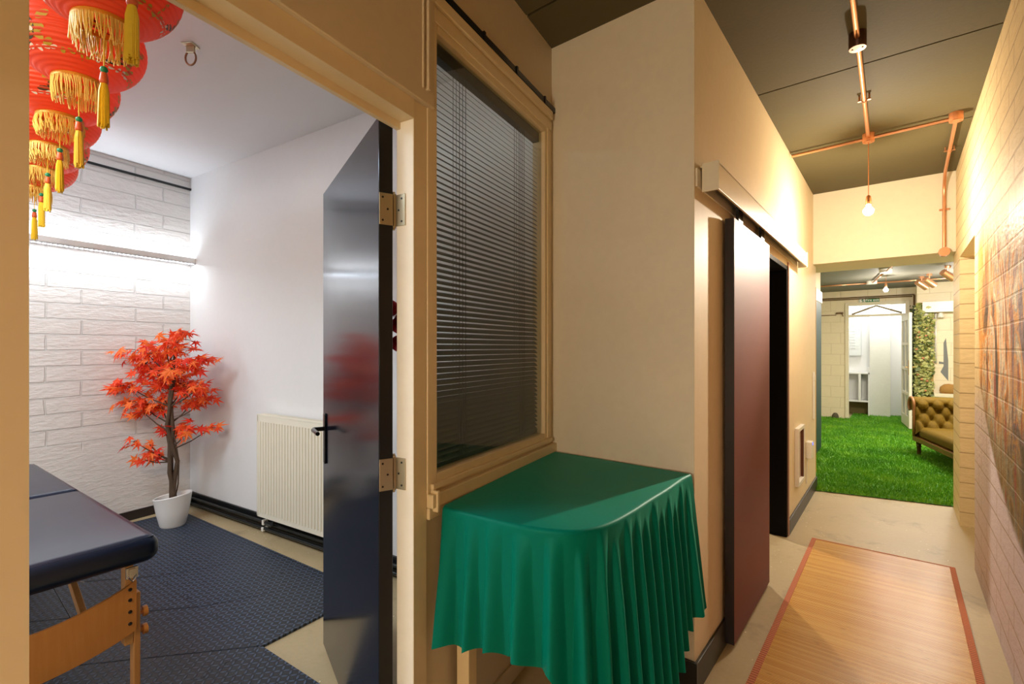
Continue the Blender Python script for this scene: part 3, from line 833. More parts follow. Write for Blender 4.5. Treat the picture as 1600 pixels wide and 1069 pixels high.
for (dx, dz, sx_, sz_, cnt) in CL:
    dep0 = random.uniform(-0.12, 0.12)
    base_z = max(0.5, dz - 0.16)
    tb = cv(-0.02, base_z, 0); tip = cv(dx, dz, dep0)
    br.tube([tb, tb.lerp(tip, 0.5) + Vector((0, 0, -0.015)), tip], [0.006, 0.0045, 0.003], 6)
    for k in range(int(cnt * 0.95)):
        c_ = cv(dx + random.gauss(0, sx_ * 0.55), dz + random.gauss(0, sz_ * 0.7), dep0 + random.gauss(0, sx_ * 0.6))
        c_.x = max(c_.x, -4.991 + 4.491 + 0.04 + 0.0)  # keep clear of the wall
        if c_.y > 0.27: c_.y = 0.27
        nr = Vector((random.gauss(0, 0.5), random.gauss(0, 0.5), 0.75)) - cv(0, 0, 0.55)
        dr = (c_ - cv(0, dz, 0)); dr.z = -0.25 * abs(dr.length); dr = dr + Vector((random.gauss(0, 0.15), random.gauss(0, 0.15), random.gauss(0, .05)))
        leaf(lf, c_, nr, dr, random.uniform(0.055, 0.085), random.choice((0, 0, 1, 1, 2)))
        if k % 3 == 0: br.tube([tip, tip.lerp(c_, 0.5) + Vector((0, 0, 0.01)), c_], [0.0022, 0.002, 0.0012], 4)
br.build('branches', BARK, PL)
def leafmat(nm, c):
    t = NT(nm); b = t.bsdf(t.mix(t.noise(t.coord('Object'), 18, 3), lin(c), lin(tuple(min(255, int(x * 1.25)) for x in c))), 0.55)
    tl = t.n('ShaderNodeBsdfTranslucent'); tl.inputs[0].default_value = lin(c)
    m = t.n('ShaderNodeMixShader'); m.inputs[0].default_value = 0.35
    t.l(b.outputs[0], m.inputs[1]); t.l(tl.outputs[0], m.inputs[2]); t.l(m.outputs[0], t.out.inputs[0])
    return t.mat
lf.build('leaves', [leafmat('maple_a', (232, 70, 22)), leafmat('maple_b', (246, 112, 44)), leafmat('maple_c', (208, 44, 18))], PL)

# --- lanterns
GOLD = paint('gold_trim', (222, 152, 40), 0.4, 0.3, bump=0)
FRI = paint('fringe_yellow', (255, 205, 96), 0.6, var=0.12, bump=0, scale=80)
TAS = paint('tassel_yellow', (250, 196, 30), 0.6, var=0.15, bump=0, scale=80)
BEADG = paint('green_bead', (24, 130, 80), 0.4, bump=0)
KNOT = paint('red_knot', (216, 90, 30), 0.5, bump=0)
PRB = paint('print_dark', (70, 56, 10), 0.6, bump=0)
PRG = paint('print_gold', (196, 160, 30), 0.5, bump=0)
PRW = paint('print_white', (250, 226, 200), 0.6, bump=0)
t = NT('lantern_paper')
v = t.coord('Object')
b = t.bsdf(t.mix(t.noise(v, 7, 3), lin((252, 84, 40)), lin((255, 112, 62))), 0.5)
tl = t.n('ShaderNodeBsdfTranslucent'); tl.inputs[0].default_value = lin((255, 110, 60))
m_ = t.n('ShaderNodeMixShader'); m_.inputs[0].default_value = 0.45
t.l(b.outputs[0], m_.inputs[1]); t.l(tl.outputs[0], m_.inputs[2]); t.l(m_.outputs[0], t.out.inputs[0])
PAPER = t.mat
LR, LHh = 0.202, 0.165             # radius and half height of the body
def lsurf(th_, ph_, off=0.0):      # th_: polar from bottom
    return Vector(((LR + off) * math.sin(th_) * math.cos(ph_), (LR + off) * math.sin(th_) * math.sin(ph_), LHh - (LHh + off) * math.cos(th_)))
def make_lantern(loc, rz, label):
    root = thing('paper_lantern', label, 'lantern', loc, rz, 'red paper lanterns hung in a row')
    mb = MB()
    th0 = math.asin(0.075 / LR); N = 96
    prof = []
    for i in range(N + 1):
        th_ = th0 + (PI - 2 * th0) * i / N
        rib = 0.0045 * abs(math.sin(PI * i / 4.0))
        prof.append(((LR + rib) * math.sin(th_), LHh - (LHh + rib) * math.cos(th_)))
    mb.lathe(prof, 56, closed=False)
    # printed decoration on the paper
    def blob(th_, ph_, r1, r2, rot, mi, off=0.0035):
        mb.mi = mi
        cs = []
        for k in range(10):
            a = 2 * PI * k / 10
            x = r1 * math.cos(a); y = r2 * math.sin(a)
            xr = x * math.cos(rot) - y * math.sin(rot); yr = x * math.sin(rot) + y * math.cos(rot)
            cs.append(lsurf(th_ + yr / LR, ph_ + xr / (LR * math.sin(th_)), off))
        mb.poly(cs)
    for q in range(4):
        ph_ = q * PI / 2 + 0.5
        tc_ = R(64)
        for k in range(5):
            a = 2 * PI * k / 5 + 0.3
            blob(tc_ + 0.085 * math.sin(a), ph_ + 0.11 * math.cos(a), 0.026, 0.015, a, 1 if k % 2 else 2)
        blob(tc_, ph_, 0.008, 0.008, 0, 0 if False else 3, 0.0045)
        blob(tc_ + 0.26, ph_ + 0.24, 0.026, 0.012, 0.7, 2); blob(tc_ + 0.3, ph_ - 0.2, 0.026, 0.012, -0.6, 2); blob(tc_ - 0.2, ph_ - 0.25, 0.022, 0.011, 0.2, 1); blob(tc_ - 0.22, ph_ + 0.2, 0.024, 0.011, 0.9, 2)
        ph2 = ph_ + PI / 4
        for k in range(7): blob(R(44) + k * 0.12, ph2 + 0.02 * k, 0.0035, 0.016, 0.1, 2)
    nb_ = 40
    for k in range(nb_):
        blob(R(47) + 0.02 * math.sin(k * 2.1), 2 * PI * k / nb_, 0.012, 0.007, k * 0.9, 3 if k % 10 < 6 else 2)
    mb.mi = 0
    mb.build('lantern_body', [PAPER, PRB, PRG, PRW], root, smooth=True)
    zb = LHh - LHh * math.cos(th0)
    mb = MB(); mb.lathe([(0.073, zb - 0.012), (0.079, zb - 0.012), (0.079, zb + 0.004), (0.073, zb + 0.004), (0.073, zb - 0.012)], 40, closed=False)
    rg = mb.build('bottom_ring', GOLD, root, smooth=True, auto=40)
    mb = MB()
    for k in range(130):
        a = 2 * PI * k / 130 + random.uniform(-.02, .02); r0 = 0.077
        L_ = random.uniform(0.062, 0.085)
        wv = random.uniform(-.006, .006)
        p = Vector((r0 * math.cos(a), r0 * math.sin(a), zb - 0.008))
        mb.tube([p, p + Vector((wv, -wv, -L_ * 0.5)), p + Vector((wv * 1.6 - 0.004 * math.cos(a), wv - 0.004 * math.sin(a), -L_))], [0.0022, 0.0020, 0.0012], 4)
    mb.build('fringe', FRI, root)
    mb = MB(); mb.bar((-0.075, 0, zb - 0.006), (0.075, 0, zb - 0.006), 0.004, 0.004); mb.tube([(0, 0, zb - 0.006), (0, 0, -0.125)], 0.0018, 6)
    mb.build('hanging_thread', TAS, root)
    mb = MB()
    for k in range(46):
        a = 2 * PI * k / 46 * 2.7; r0 = 0.012 * math.sqrt((k % 23) / 23)
        mb.tube([(r0 * .4 * math.cos(a), r0 * .4 * math.sin(a), -0.165), (r0 * math.cos(a), r0 * math.sin(a), -0.2), (r0 * 1.15 * math.cos(a) + random.uniform(-.002, .002), r0 * 1.15 * math.sin(a), -0.295 - random.uniform(0, 0.02))], 0.0028, 4)
    ta = mb.build('tassel', TAS, root)
    mb = MB(); mb.lathe([(0.001, -0.142), (0.008, -0.138), (0.011, -0.131), (0.008, -0.124), (0.001, -0.12)], 14, closed=False); mb.build('bead', BEADG, ta, smooth=True)
    mb = MB(); mb.lathe([(0.001, -0.176), (0.011, -0.174), (0.012, -0.165), (0.010, -0.150), (0.009, -0.142), (0.001, -0.140)], 14, closed=False); mb.build('knot', KNOT, ta, smooth=True)
    zt = 2 * LHh - zb
    mb = MB(); mb.lathe([(0.073, zt - 0.004), (0.079, zt - 0.004), (0.079, zt + 0.012), (0.073, zt + 0.012), (0.073, zt - 0.004)], 32, closed=False)
    mb.bar((-0.075, 0, zt + 0.006), (0.075, 0, zt + 0.006), 0.004, 0.004); mb.tube([(0, 0, zt + 0.006), (0, 0, RCEIL - loc[2])], 0.0018, 6)
    mb.build('top_ring_and_cord', GOLD, root)
    return root
LPOS = [(1.65, 0.345), (1.525, 0.82), (1.42, 1.30), (1.335, 1.735), (1.24, 2.175), (1.13, 2.62), (1.025, 3.08)]
LLAB = ['red paper lantern nearest the doorway, only its hanging tassel well in view',
        'orange lit red lantern second from the doorway, widest one in view',
        'red paper lantern third from the doorway with printed flower facing out',
        'red paper lantern fourth from the doorway, middle of the row',
        'red paper lantern fifth from the doorway',
        'red paper lantern sixth from the doorway, second from the brick wall',
        'red paper lantern closest to the white brick wall']
for i, ((s_, n_), lb) in enumerate(zip(LPOS, LLAB)):
    p = RP(s_, n_, 2.42 - 0.012)
    make_lantern((p.x, p.y, p.z), 0.7 * i + 0.35, lb)

# --- radiator
p = RP(-0.125 - 0.0, 2.43); rang = PHI + math.atan2(-0.191, 3.67) + PI  # local x runs from the free end towards the partition
dirw = (RP(0, 0) - RP(-0.191, 3.67)).normalized()
rang = math.atan2(dirw.y, dirw.x)
base = RP(along(2.44), 2.44)
RAD = thing('radiator', 'white ribbed panel radiator on the wall behind the open door', 'radiator', (base.x, base.y, 0), rang)
RADM = paint('radiator_cream', (230, 224, 206), 0.38, var=0.02, bump=0)
RL, z0, z1 = 1.25, 0.15, 0.915
mb = MB()                          # front panel with pressed vertical flutes; local -y faces the room
NP = 36
prof = []
for k in range(NP):
    x = 0.015 + (RL - 0.03) * k / NP; w_ = (RL - 0.03) / NP
    prof += [(x, -0.088), (x + w_ * 0.22, -0.088), (x + w_ * 0.36, -0.098), (x + w_ * 0.86, -0.098)]
prof.append((RL - 0.015, -0.088))
za, zb = z0 + 0.035, z1 - 0.05
A_ = [mb.vert((x, y, za)) for x, y in prof]; B_ = [mb.vert((x, y, zb)) for x, y in prof]
for i in range(len(prof) - 1): mb.face((A_[i], A_[i + 1], B_[i + 1], B_[i]))
mb.box(0.0, RL, -0.094, -0.082, z0, z0 + 0.036); mb.box(0.0, RL, -0.094, -0.082, z1 - 0.052, z1 - 0.01)
mb.box(0.0, 0.016, -0.094, -0.082, z0, z1 - 0.01); mb.box(RL - 0.016, RL, -0.094, -0.082, z0, z1 - 0.01)
mb.box(0.02, RL - 0.02, -0.05, -0.03, z0 + 0.02, z1 - 0.02)
mb.build('front_panel', RADM, RAD)
mb = MB(); mb.box(0.0, RL, -0.094, -0.028, z1 - 0.009, z1 + 0.002)
for k in range(58): mb.box(0.02 + k * 0.0208, 0.032 + k * 0.0208, -0.085, -0.036, z1 + 0.002, z1 + 0.0045)
mb.build('top_grille', RADM, RAD)
mb = MB(); mb.box(-0.004, 0.0, -0.095, -0.028, z0 + 0.01, z1); mb.build('side_cover', RADM, RAD)
for x in (0.18, RL - 0.18):
    mb = MB(); mb.box(x - 0.02, x + 0.02, -0.03, -0.001, z0 + 0.05, z1 - 0.05); mb.build('wall_bracket', RADM, RAD)
# --- heating pipes
PIPE = thing('heating_pipes', 'two dark heating pipes clipped low along the radiator wall', 'pipes', (base.x, base.y, 0), rang)
DP = paint('dark_pipe', (30, 36, 38), 0.25, 0.3, bump=0)
for (zz, yy) in ((0.085, -0.035), (0.04, -0.04)):
    mb = MB(); mb.tube([(-1.2, yy, zz), (2.3, yy, zz)], 0.0125, 12); mb.build('pipe', DP, PIPE, smooth=True, auto=50)
mb = MB(); mb.tube([(0.05, -0.035, 0.085), (0.05, -0.055, 0.085), (0.12, -0.06, 0.085), (0.15, -0.06, 0.1), (0.15, -0.06, 0.15)], 0.009, 10); mb.build('branch_pipe', DP, PIPE, smooth=True)
mb = MB(); mb.box(-0.012, 0.012, -0.058, -0.014, 0.02, 0.05); mb.box(-0.012, 0.012, -0.053, -0.014, 0.066, 0.104); mb.build('pipe_clip', WHITEPL, PIPE, bevel=0.004)
# --- socket
sk = RP(along(2.5), 2.5)
SK = thing('wall_socket', 'white double socket on the wall just left of the radiator', 'socket', (sk.x, sk.y, 0.435), rang)
mb = MB(); mb.box(-0.075, 0.02, -0.012, -0.0005, -0.045, 0.045); mb.build('face_plate', WHITEPL, SK, bevel=0.003)
for x in (-0.05, -0.008):
    mb = MB()
    for (dx, dz) in ((0, 0.014), (-0.008, -0.008), (0.008, -0.008)): mb.box(x + dx - 0.002, x + dx + 0.002, -0.0128, -0.0118, dz - 0.004, dz + 0.004)
    mb.build('outlet', BLACK, SK)
# --- LED tray and top cable on brick wall
LT = thing('led_light_tray', 'long white cable tray with LED strip lights on the brick wall', 'light tray', C2, PHI)
mb = MB(); rbox(mb, -0.19, 3.2, 3.57, 3.6695, 2.165, 2.175); rbox(mb, -0.19, 3.2, 3.57, 3.577, 2.165, 2.215); rbox(mb, -0.192, -0.189, 3.57, 3.6695, 2.165, 2.215)
mb.build('tray', paint('tray_white', (246, 246, 246), 0.5, bump=0), LT)
mb = MB()
for k in range(110): rbox(mb, -0.17 + k * 0.03, -0.155 + k * 0.03, 3.574, 3.584, 2.160, 2.1648)
mb.build('lower_led_strip', emit('led_white', (226, 238, 255), 14), LT)
mb = MB(); rbox(mb, -0.1, 3.2, 3.60, 3.63, 2.1755, 2.181); mb.build('upper_led_strip', emit('led_white_up', (226, 238, 255), 10), LT)
mb = MB(); mb.tube([(-3.655, 0.19, 2.846), (-3.655, -1.2, 2.848), (-3.655, -3.2, 2.846)], 0.011, 8)
tag(mb.build('black_cable', BLACK, **ROOM), 'black cable running along the top of the white brick wall', 'cable')
# --- ceiling hook
hp = RP(0.869, 1.605)
HK = thing('ceiling_hook', 'small steel eye bracket fixed to the white ceiling', 'hook', (hp.x, hp.y, RCEIL), R(35))
mb = MB(); mb.box(-0.03, 0.03, -0.03, 0.03, -0.006, -0.0005); mb.box(-0.022, 0.022, -0.006, 0.006, -0.04, -0.005); mb.build('base_plate', STEEL, HK, bevel=0.004)
mb = MB(); mb.tube([(0.028 * math.sin(a) , 0.0, -0.065 + 0.03 * math.cos(a) * 1.2) for a in [2 * PI * k / 20 for k in range(21)]], 0.0045, 8, cap=False); mb.build('ring', paint('copper_ring', (150, 110, 84), 0.35, 0.8, bump=0), HK, smooth=True)
# --- red decoration behind the door
q = RP(along(1.011) + 0.0, 1.011)
RD = thing('red_rosette', 'red fabric rosette garland on the wall behind the open door', 'wall decoration', (q.x, q.y, 1.56), rang)
random.seed(3)
for k in range(12):
    cx, cz = random.uniform(-0.08, 0.14), random.uniform(-0.2, 0.16)
    mb = MB()
    for j in range(4):
        r0 = 0.05 - 0.011 * j
        mb.lathe([(r0 * 0.3, 0.0), (r0 * 0.9, 0.008), (r0, 0.02), (r0 * 0.92, 0.03)], 14, (0, 0, 0), closed=False)
    mb.v = [(cx + x, -0.012 - z - 0.004 * (k % 3), cz + y) for x, y, z in mb.v]
    mb.build('rosette', paint('red_fabric', (150, 16, 22), 0.8, bump=0), RD, smooth=True)
mb = MB(); mb.box(-0.01, 0.07, -0.01, -0.0005, -0.05, 0.05); mb.build('backing', paint('red_back', (90, 10, 14), 0.8, bump=0), RD)

# ------------------------------------------------------------------ DRAPED TABLE
TZ = 0.905
def at(px, py, z):                 # a measured point of the table outline
    yc = (H_CAM - z) * 755 / (py - 543.0); xc = (px - 800) / 755 * yc
    return Vector((CT * xc - ST * yc, ST * xc + CT * yc, z))
E_px = [(677, 783), (700, 792), (740, 802), (790, 814), (840, 823), (890, 827), (925, 823), (955, 813), (985, 797), (1012, 780), (1040, 763), (1062, 748), (1080, 735)]
E_pts = [at(x, y, TZ) for x, y in E_px]
E_pts[0] = RP(0.93, -0.045, TZ); 
E_pts[-1] = Vector((WL - 0.012, YC - 0.03, TZ))
def crom(pts, n):
    out = []
    P = [pts[0] * 2 - pts[1]] + pts + [pts[-1] * 2 - pts[-2]]
    for i in range(1, len(P) - 2):
        for k in range(n):
            t_ = k / n
            a, b, c_, d = P[i - 1], P[i], P[i + 1], P[i + 2]
            out.append(0.5 * ((2 * b) + (c_ - a) * t_ + (2 * a - 5 * b + 4 * c_ - d) * t_ ** 2 + (3 * b - a - 3 * c_ + d) * t_ ** 3))
    out.append(pts[-1].copy())
    return out
EC = crom(E_pts, 60)
# arc-length resample
acc = [0.0]
for p, q in zip(EC[:-1], EC[1:]): acc.append(acc[-1] + (q - p).length)
EL = acc[-1]
def epos(u):
    L_ = u * EL; lo = 0
    hi = len(acc) - 1
    while hi - lo > 1:
        m = (lo + hi) // 2
        if acc[m] <= L_: lo = m
        else: hi = m
    f_ = (L_ - acc[lo]) / max(1e-9, acc[hi] - acc[lo])
    return EC[lo].lerp(EC[hi], f_)
def enorm(u):
    d = epos(min(1, u + 0.03)) - epos(max(0, u - 0.03)); d.normalize()
    return Vector((d.y, -d.x, 0))
cen = RP(0.02, -0.02, TZ); cen.y = YC - 0.02
NU, ND = 760, 48
DROP = [(0.0, .43), (0.08, .42), (0.17, .385), (0.26, .385), (0.31, .40), (0.36, .50), (0.42, .62), (0.55, .70), (0.70, .70), (0.80, .64), (0.90, .57), (0.95, .54), (1.0, .52)]
def drop(u):
    for (a, b), (c_, d) in zip(DROP[:-1], DROP[1:]):
        if u <= c_:
            f_ = (u - a) / (c_ - a); f_ = f_ * f_ * (3 - 2 * f_)
            return b + (d - b) * f_
    return DROP[-1][1]
# pleat fronts: position along the edge, projection, how far down they start, sharpness of the front
PLEATS = [(-0.03, .020, .00), (0.03, .034, .00), (0.105, .042, .01), (0.165, .042, .00), (0.24, .048, .02), (0.315, .046, .02), (0.375, .044, .04), (0.425, .044, .0), (0.475, .048, .05), (0.53, .046, .00), (0.585, .050, .02), (0.64, .048, .04), (0.695, .048, .00), (0.75, .044, .05), (0.80, .044, .02), (0.855, .040, .06), (0.905, .036, .00), (0.955, .030, .03), (1.02, .02, .0)]
def wave(u, d):
    for i in range(len(PLEATS) - 1):
        u0, a0, s0 = PLEATS[i]; u1, a1, s1 = PLEATS[i + 1]
        if u0 <= u < u1:
            f_ = (u - u0) / (u1 - u0)
            w0 = (1 - math.exp(-max(0.0, d - s0) / 0.07)) * (0.40 + 0.60 * d / 0.42)
            w1 = (1 - math.exp(-max(0.0, d - s1) / 0.07)) * (0.40 + 0.60 * d / 0.42)
            rise = 0.34
            fall = (1 - f_ / (1 - rise)) if f_ < 1 - rise else 0.0
            fall = max(0.0, fall)
            v0 = a0 * w0 * (0.5 - 0.5 * math.cos(PI * fall)) ** 1.15
            g_ = max(0.0, (f_ - (1 - rise)) / rise)
            v1 = a1 * w1 * (g_ * g_ * (3 - 2 * g_))
            return v0 + v1
    return 0.0
cl = MB()
grid = []
us = [i / NU for i in range(NU + 1)]
for u in us:
    e = epos(u); nrm = enorm(u); L_ = drop(u)
    L_ += 0.006 * math.sin(u * 97)
    row = []
    r0 = 0.012
    for j in range(ND + 1):
        if j <= 5:
            a = (PI / 2) * j / 5
            p = e + nrm * (r0 * math.sin(a)) - Vector((0, 0, r0 * (1 - math.cos(a))))
            d = r0 * (1 - math.cos(a))
        else:
            d = r0 + (L_ - r0) * (j - 5) / (ND - 5)
            flare = 0.010 * (d / 0.5) + wave(u, d) - 0.010 * min(1, d * 6)
            p = e + nrm * (r0 + max(0.0, flare)) - Vector((0, 0, d))
            if u > 0.9: p = p + Vector((0.055 * (d / 0.5) * (u - 0.9) / 0.1, 0, 0))
            if u < 0.06: p = p + (RP(1, 0) - RP(0, 0)) * (0.055 * (d / 0.5) * (0.06 - u) / 0.06)
        row.append(cl.vert(p))
    grid.append(row)
for i in range(NU):
    for j in range(ND):
        cl.face((grid[i][j], grid[i + 1][j], grid[i + 1][j + 1], grid[i][j + 1]))
# flat top: fan of rings between the edge and the wall corner
prev = [g[0] for g in grid]
for k in range(1, 10):
    f_ = k / 10
    cur = [cl.vert(epos(u).lerp(cen, f_) + Vector((0, 0, 0.0012 * math.sin(f_ * PI) * math.sin(u * 9)))) for u in us]
    for i in range(NU): cl.face((prev[i], prev[i + 1], cur[i + 1], cur[i]))
    prev = cur
ctr = cl.vert(cen)
for i in range(NU): cl.face((prev[i], prev[i + 1], ctr))
t = NT('green_satin')
v = t.coord('Object')
wv = t.noise(v, 420, 2)
b = t.bsdf(lin((0, 110, 92)), 0.48, 0.0, t.bump(wv, 0.08, 0.001), Sheen_Weight=0.30, Sheen_Roughness=0.35, Sheen_Tint=(0.0, 0.75, 0.5, 1), Specular_IOR_Level=0.2, Specular_Tint=(0.3, 1.0, 0.8, 1))
SATIN = t.mat
tag(cl.build('table_drape', SATIN, smooth=True), 'glossy emerald green cloth draped over the corner table', 'tablecloth')
HT = thing('corner_table', 'rounded corner table with pale legs hidden under the green cloth', 'table', (0, 0, 0))
poly = []
for i in range(0, 61):
    e = epos(i / 60); poly.append(e.lerp(cen, 0.018))
poly.append(Vector((C2.x + 0.012, YC - 0.012, 0)))
mb = MB(); mb.prism([(p.x, p.y) for p in poly], TZ - 0.028, TZ - 0.004)
PALE = wood('pale_wood', (214, 190, 142), (226, 204, 160), 'z', 5, 0.5)
mb.build('table_top', PALE, HT)
def leg_at(p, rz, w1, w2):
    m = MB(); ca, sa = math.cos(rz), math.sin(rz)
    m.obox((p.x, p.y, (TZ - 0.03) / 2), (ca, sa, 0), (-sa, ca, 0), (0, 0, 1), w1 / 2, w2 / 2, (TZ - 0.03) / 2)
    return m.build('leg', PALE, HT, bevel=0.003)
leg_at(RP(0.83, -0.055), PHI, 0.05, 0.05)
leg_at(Vector((-0.80, YC - 0.06, 0)), 0, 0.05, 0.05)
leg_at(RP(0.14, -0.12), PHI, 0.05, 0.05)

# ------------------------------------------------------------------ CORRIDOR THINGS
# bamboo runner
t = NT('bamboo')
v = t.coord('Object')
s = t.n('ShaderNodeSeparateXYZ'); t.l(v, s.inputs[0])
row = t.math('DIVIDE', s.outputs[1], 0.0105)
ri = t.math('FLOOR', row); rf = t.math('FRACT', row)
wn = t.n('ShaderNodeTexWhiteNoise', noise_dimensions='1D'); t.l(ri, wn.inputs['W'])
prf = t.math('SUBTRACT', 1.0, t.math('POWER', t.math('ABSOLUTE', t.math('SUBTRACT', t.math('MULTIPLY', rf, 2.0), 1.0)), 3.0))
grain = t.noise(t.coord('Object', (2.5, 120, 1)), 3, 4)
cc = t.mix(t.math('ADD', t.math('MULTIPLY', wn.outputs['Value'], 0.55), t.math('MULTIPLY', grain, 0.45)), lin((206, 142, 56)), lin((246, 198, 104)))
vo = t.n('ShaderNodeTexVoronoi'); t.l(t.coord('Object', (9, 60, 1)), vo.inputs['Vector']); vo.inputs['Scale'].default_value = 1.0
knot = t.math('LESS_THAN', vo.outputs['Distance'], 0.13)
cc = t.mix(t.math('MULTIPLY', knot, 0.5), cc, lin((130, 74, 28)))
cc = t.mix(t.math('MULTIPLY', t.math('SUBTRACT', 1.0, prf), 0.95), cc, lin((100, 56, 20)))
t.bsdf(cc, 0.27, 0, t.bump(prf, 0.35, 0.0015))
BAM = t.mat
RN = thing('bamboo_runner', 'slatted bamboo runner with rust red fabric border on corridor floor', 'rug', (-0.11, 2.0, 0))
mb = MB(); mb.box(-0.372, 0.378, -0.7, 2.185, 0.0008, 0.006); mb.build('slats', BAM, RN)
t = NT('rust_border'); v = t.coord('Object'); wv = t.n('ShaderNodeTexWave'); t.l(v, wv.inputs['Vector']); wv.bands_direction = 'Y'; wv.inputs['Scale'].default_value = 18
t.bsdf(t.mix(wv.outputs['Fac'], lin((150, 80, 48)), lin((214, 128, 84))), 0.8, 0, t.bump(wv.outputs['Fac'], 0.4, 0.002)); RUST = t.mat
for (x0, x1) in ((-0.392, -0.364), (0.366, 0.394)):
    mb = MB(); mb.box(x0, x1, -0.7, 2.195, 0.0006, 0.0085); mb.build('border', RUST, RN, bevel=0.002)
mb = MB(); mb.box(-0.392, 0.394, 2.18, 2.196, 0.0006, 0.0078); mb.build('end_binding', RUST, RN, bevel=0.002)

# copper conduit system
CON = thing('copper_conduit', 'copper conduit run with round junction boxes along the corridor ceiling', 'conduit', (0, 0, 0))
zc = CEIL - 0.032
def pipe(pts, r=0.0115): 
    m = MB(); m.tube(pts, r, 12); return m.build('pipe', COPPER, CON, smooth=True, auto=60)
pipe([(-0.14, 0.6, zc), (-0.153, 2.80, zc)]); pipe([(-0.153, 2.86, zc), (-0.165, 4.18, zc)])
pipe([(-0.64, 4.24, zc), (-0.19, 4.215, zc)]); pipe([(-0.135, 4.21, zc), (0.262, 4.188, zc)])
arcp = [(0.288, 4.21, zc), (0.303, 5.35, zc)] + [(0.304, 5.35 + 0.18 * math.sin(R(a)), zc - 0.18 * (1 - math.cos(R(a)))) for a in range(15, 91, 15)] + [(0.304, 5.53, 2.26)]
pipe(arcp)
def jbox(x, y, mat_, drum=0.05, sub=False):
    m = MB(); m.lathe([(0.0, 0), (0.036, 0), (0.036, -drum + 0.004), (0.033, -drum), (0.0, -drum)], 28, (x, y, CEIL - 0.0008), closed=False)
    o = m.build('junction_box', mat_, CON, smooth=True, auto=40)
    m = MB(); m.lathe([(0.0, 0), (0.0345, 0), (0.0345, -0.003), (0.0, -0.004)], 28, (x, y, CEIL - 0.0008 - drum - 0.0002), closed=False)
    for sx_ in (-0.02, 0.02): m.tube([(x + sx_, y, CEIL - drum - 0.004), (x + sx_, y, CEIL - drum - 0.007)], 0.004, 8)
    m.build('box_lid', COPPERP if mat_ is COPPERP else paint('bronze_lid', (150, 112, 78), 0.4, 0.5, bump=0), o)
jbox(-0.153, 2.831, BROWNBOX, 0.07); jbox(-0.165, 4.212, COPPERP, 0.055); jbox(0.287, 4.184, COPPERP, 0.05); jbox(-0.14, 0.6, BROWNBOX, 0.07)
m = MB(); a = Vector((0.304, 5.549, 2.235)); m.tube([a, a + Vector((0, -0.045, 0))], 0.038, 24); m.build('junction_box', COPPERP, CON, smooth=True, auto=40)
for (x, y) in ((-0.1485, 2.35), (-0.159, 3.55), (0.297, 4.85)):
    m = MB(); m.box(x - 0.032, x + 0.032, y - 0.008, y + 0.008, zc - 0.002, zc + 0.004); m.tube([(x, y - 0.008, zc), (x, y + 0.008, zc)], 0.0145, 12)
    m.tube([(x - 0.024, y, zc), (x - 0.024, y, CEIL - 0.001)], 0.005, 8); m.tube([(x + 0.024, y, zc), (x + 0.024, y, CEIL - 0.001)], 0.005, 8); m.build('saddle_clip', COPPER, CON)
m = MB(); m.box(0.272, 0.336, 5.525, 5.535, 2.59, 2.606); m.tube([(0.304, 5.53, 2.59), (0.304, 5.53, 2.606)], 0.0145, 12); m.tube([(0.304, 5.53, 2.598), (0.304, 5.5495, 2.598)], 0.006, 8); m.build('saddle_clip', COPPER, CON)

# pendant bulb
def bulb_thing(name, x, y, ztop, zb, label, strength, r=0.032):
    th_ = thing(name, label, 'pendant light', (x, y, 0), group='bare bulb pendants')
    m = MB(); m.tube([(0, 0, ztop), (0, 0, zb + 0.085)], 0.003, 6); m.build('cord', COPPERP, th_)
    m = MB(); m.lathe([(0.004, zb + 0.10), (0.014, zb + 0.09), (0.018, zb + 0.055), (0.018, zb + 0.035), (0.004, zb + 0.034)], 16, closed=False); m.build('bulb_holder', COPPER, th_, smooth=True)
    m = MB()
    pr = [(0.013, zb + 0.0345)] + [(r * math.sin(R(a)), zb - 0.012 + r * math.cos(R(a))) for a in range(28, 181, 12)]
    m.lathe(pr, 20, closed=False); m.build('bulb', emit(name + '_glow', (255, 232, 190), strength), th_, smooth=True)
    return th_
bulb_thing('pendant_bulb', -0.165, 4.212, CEIL - 0.061, 2.39, 'bare glowing bulb hanging from the corridor conduit', 60)

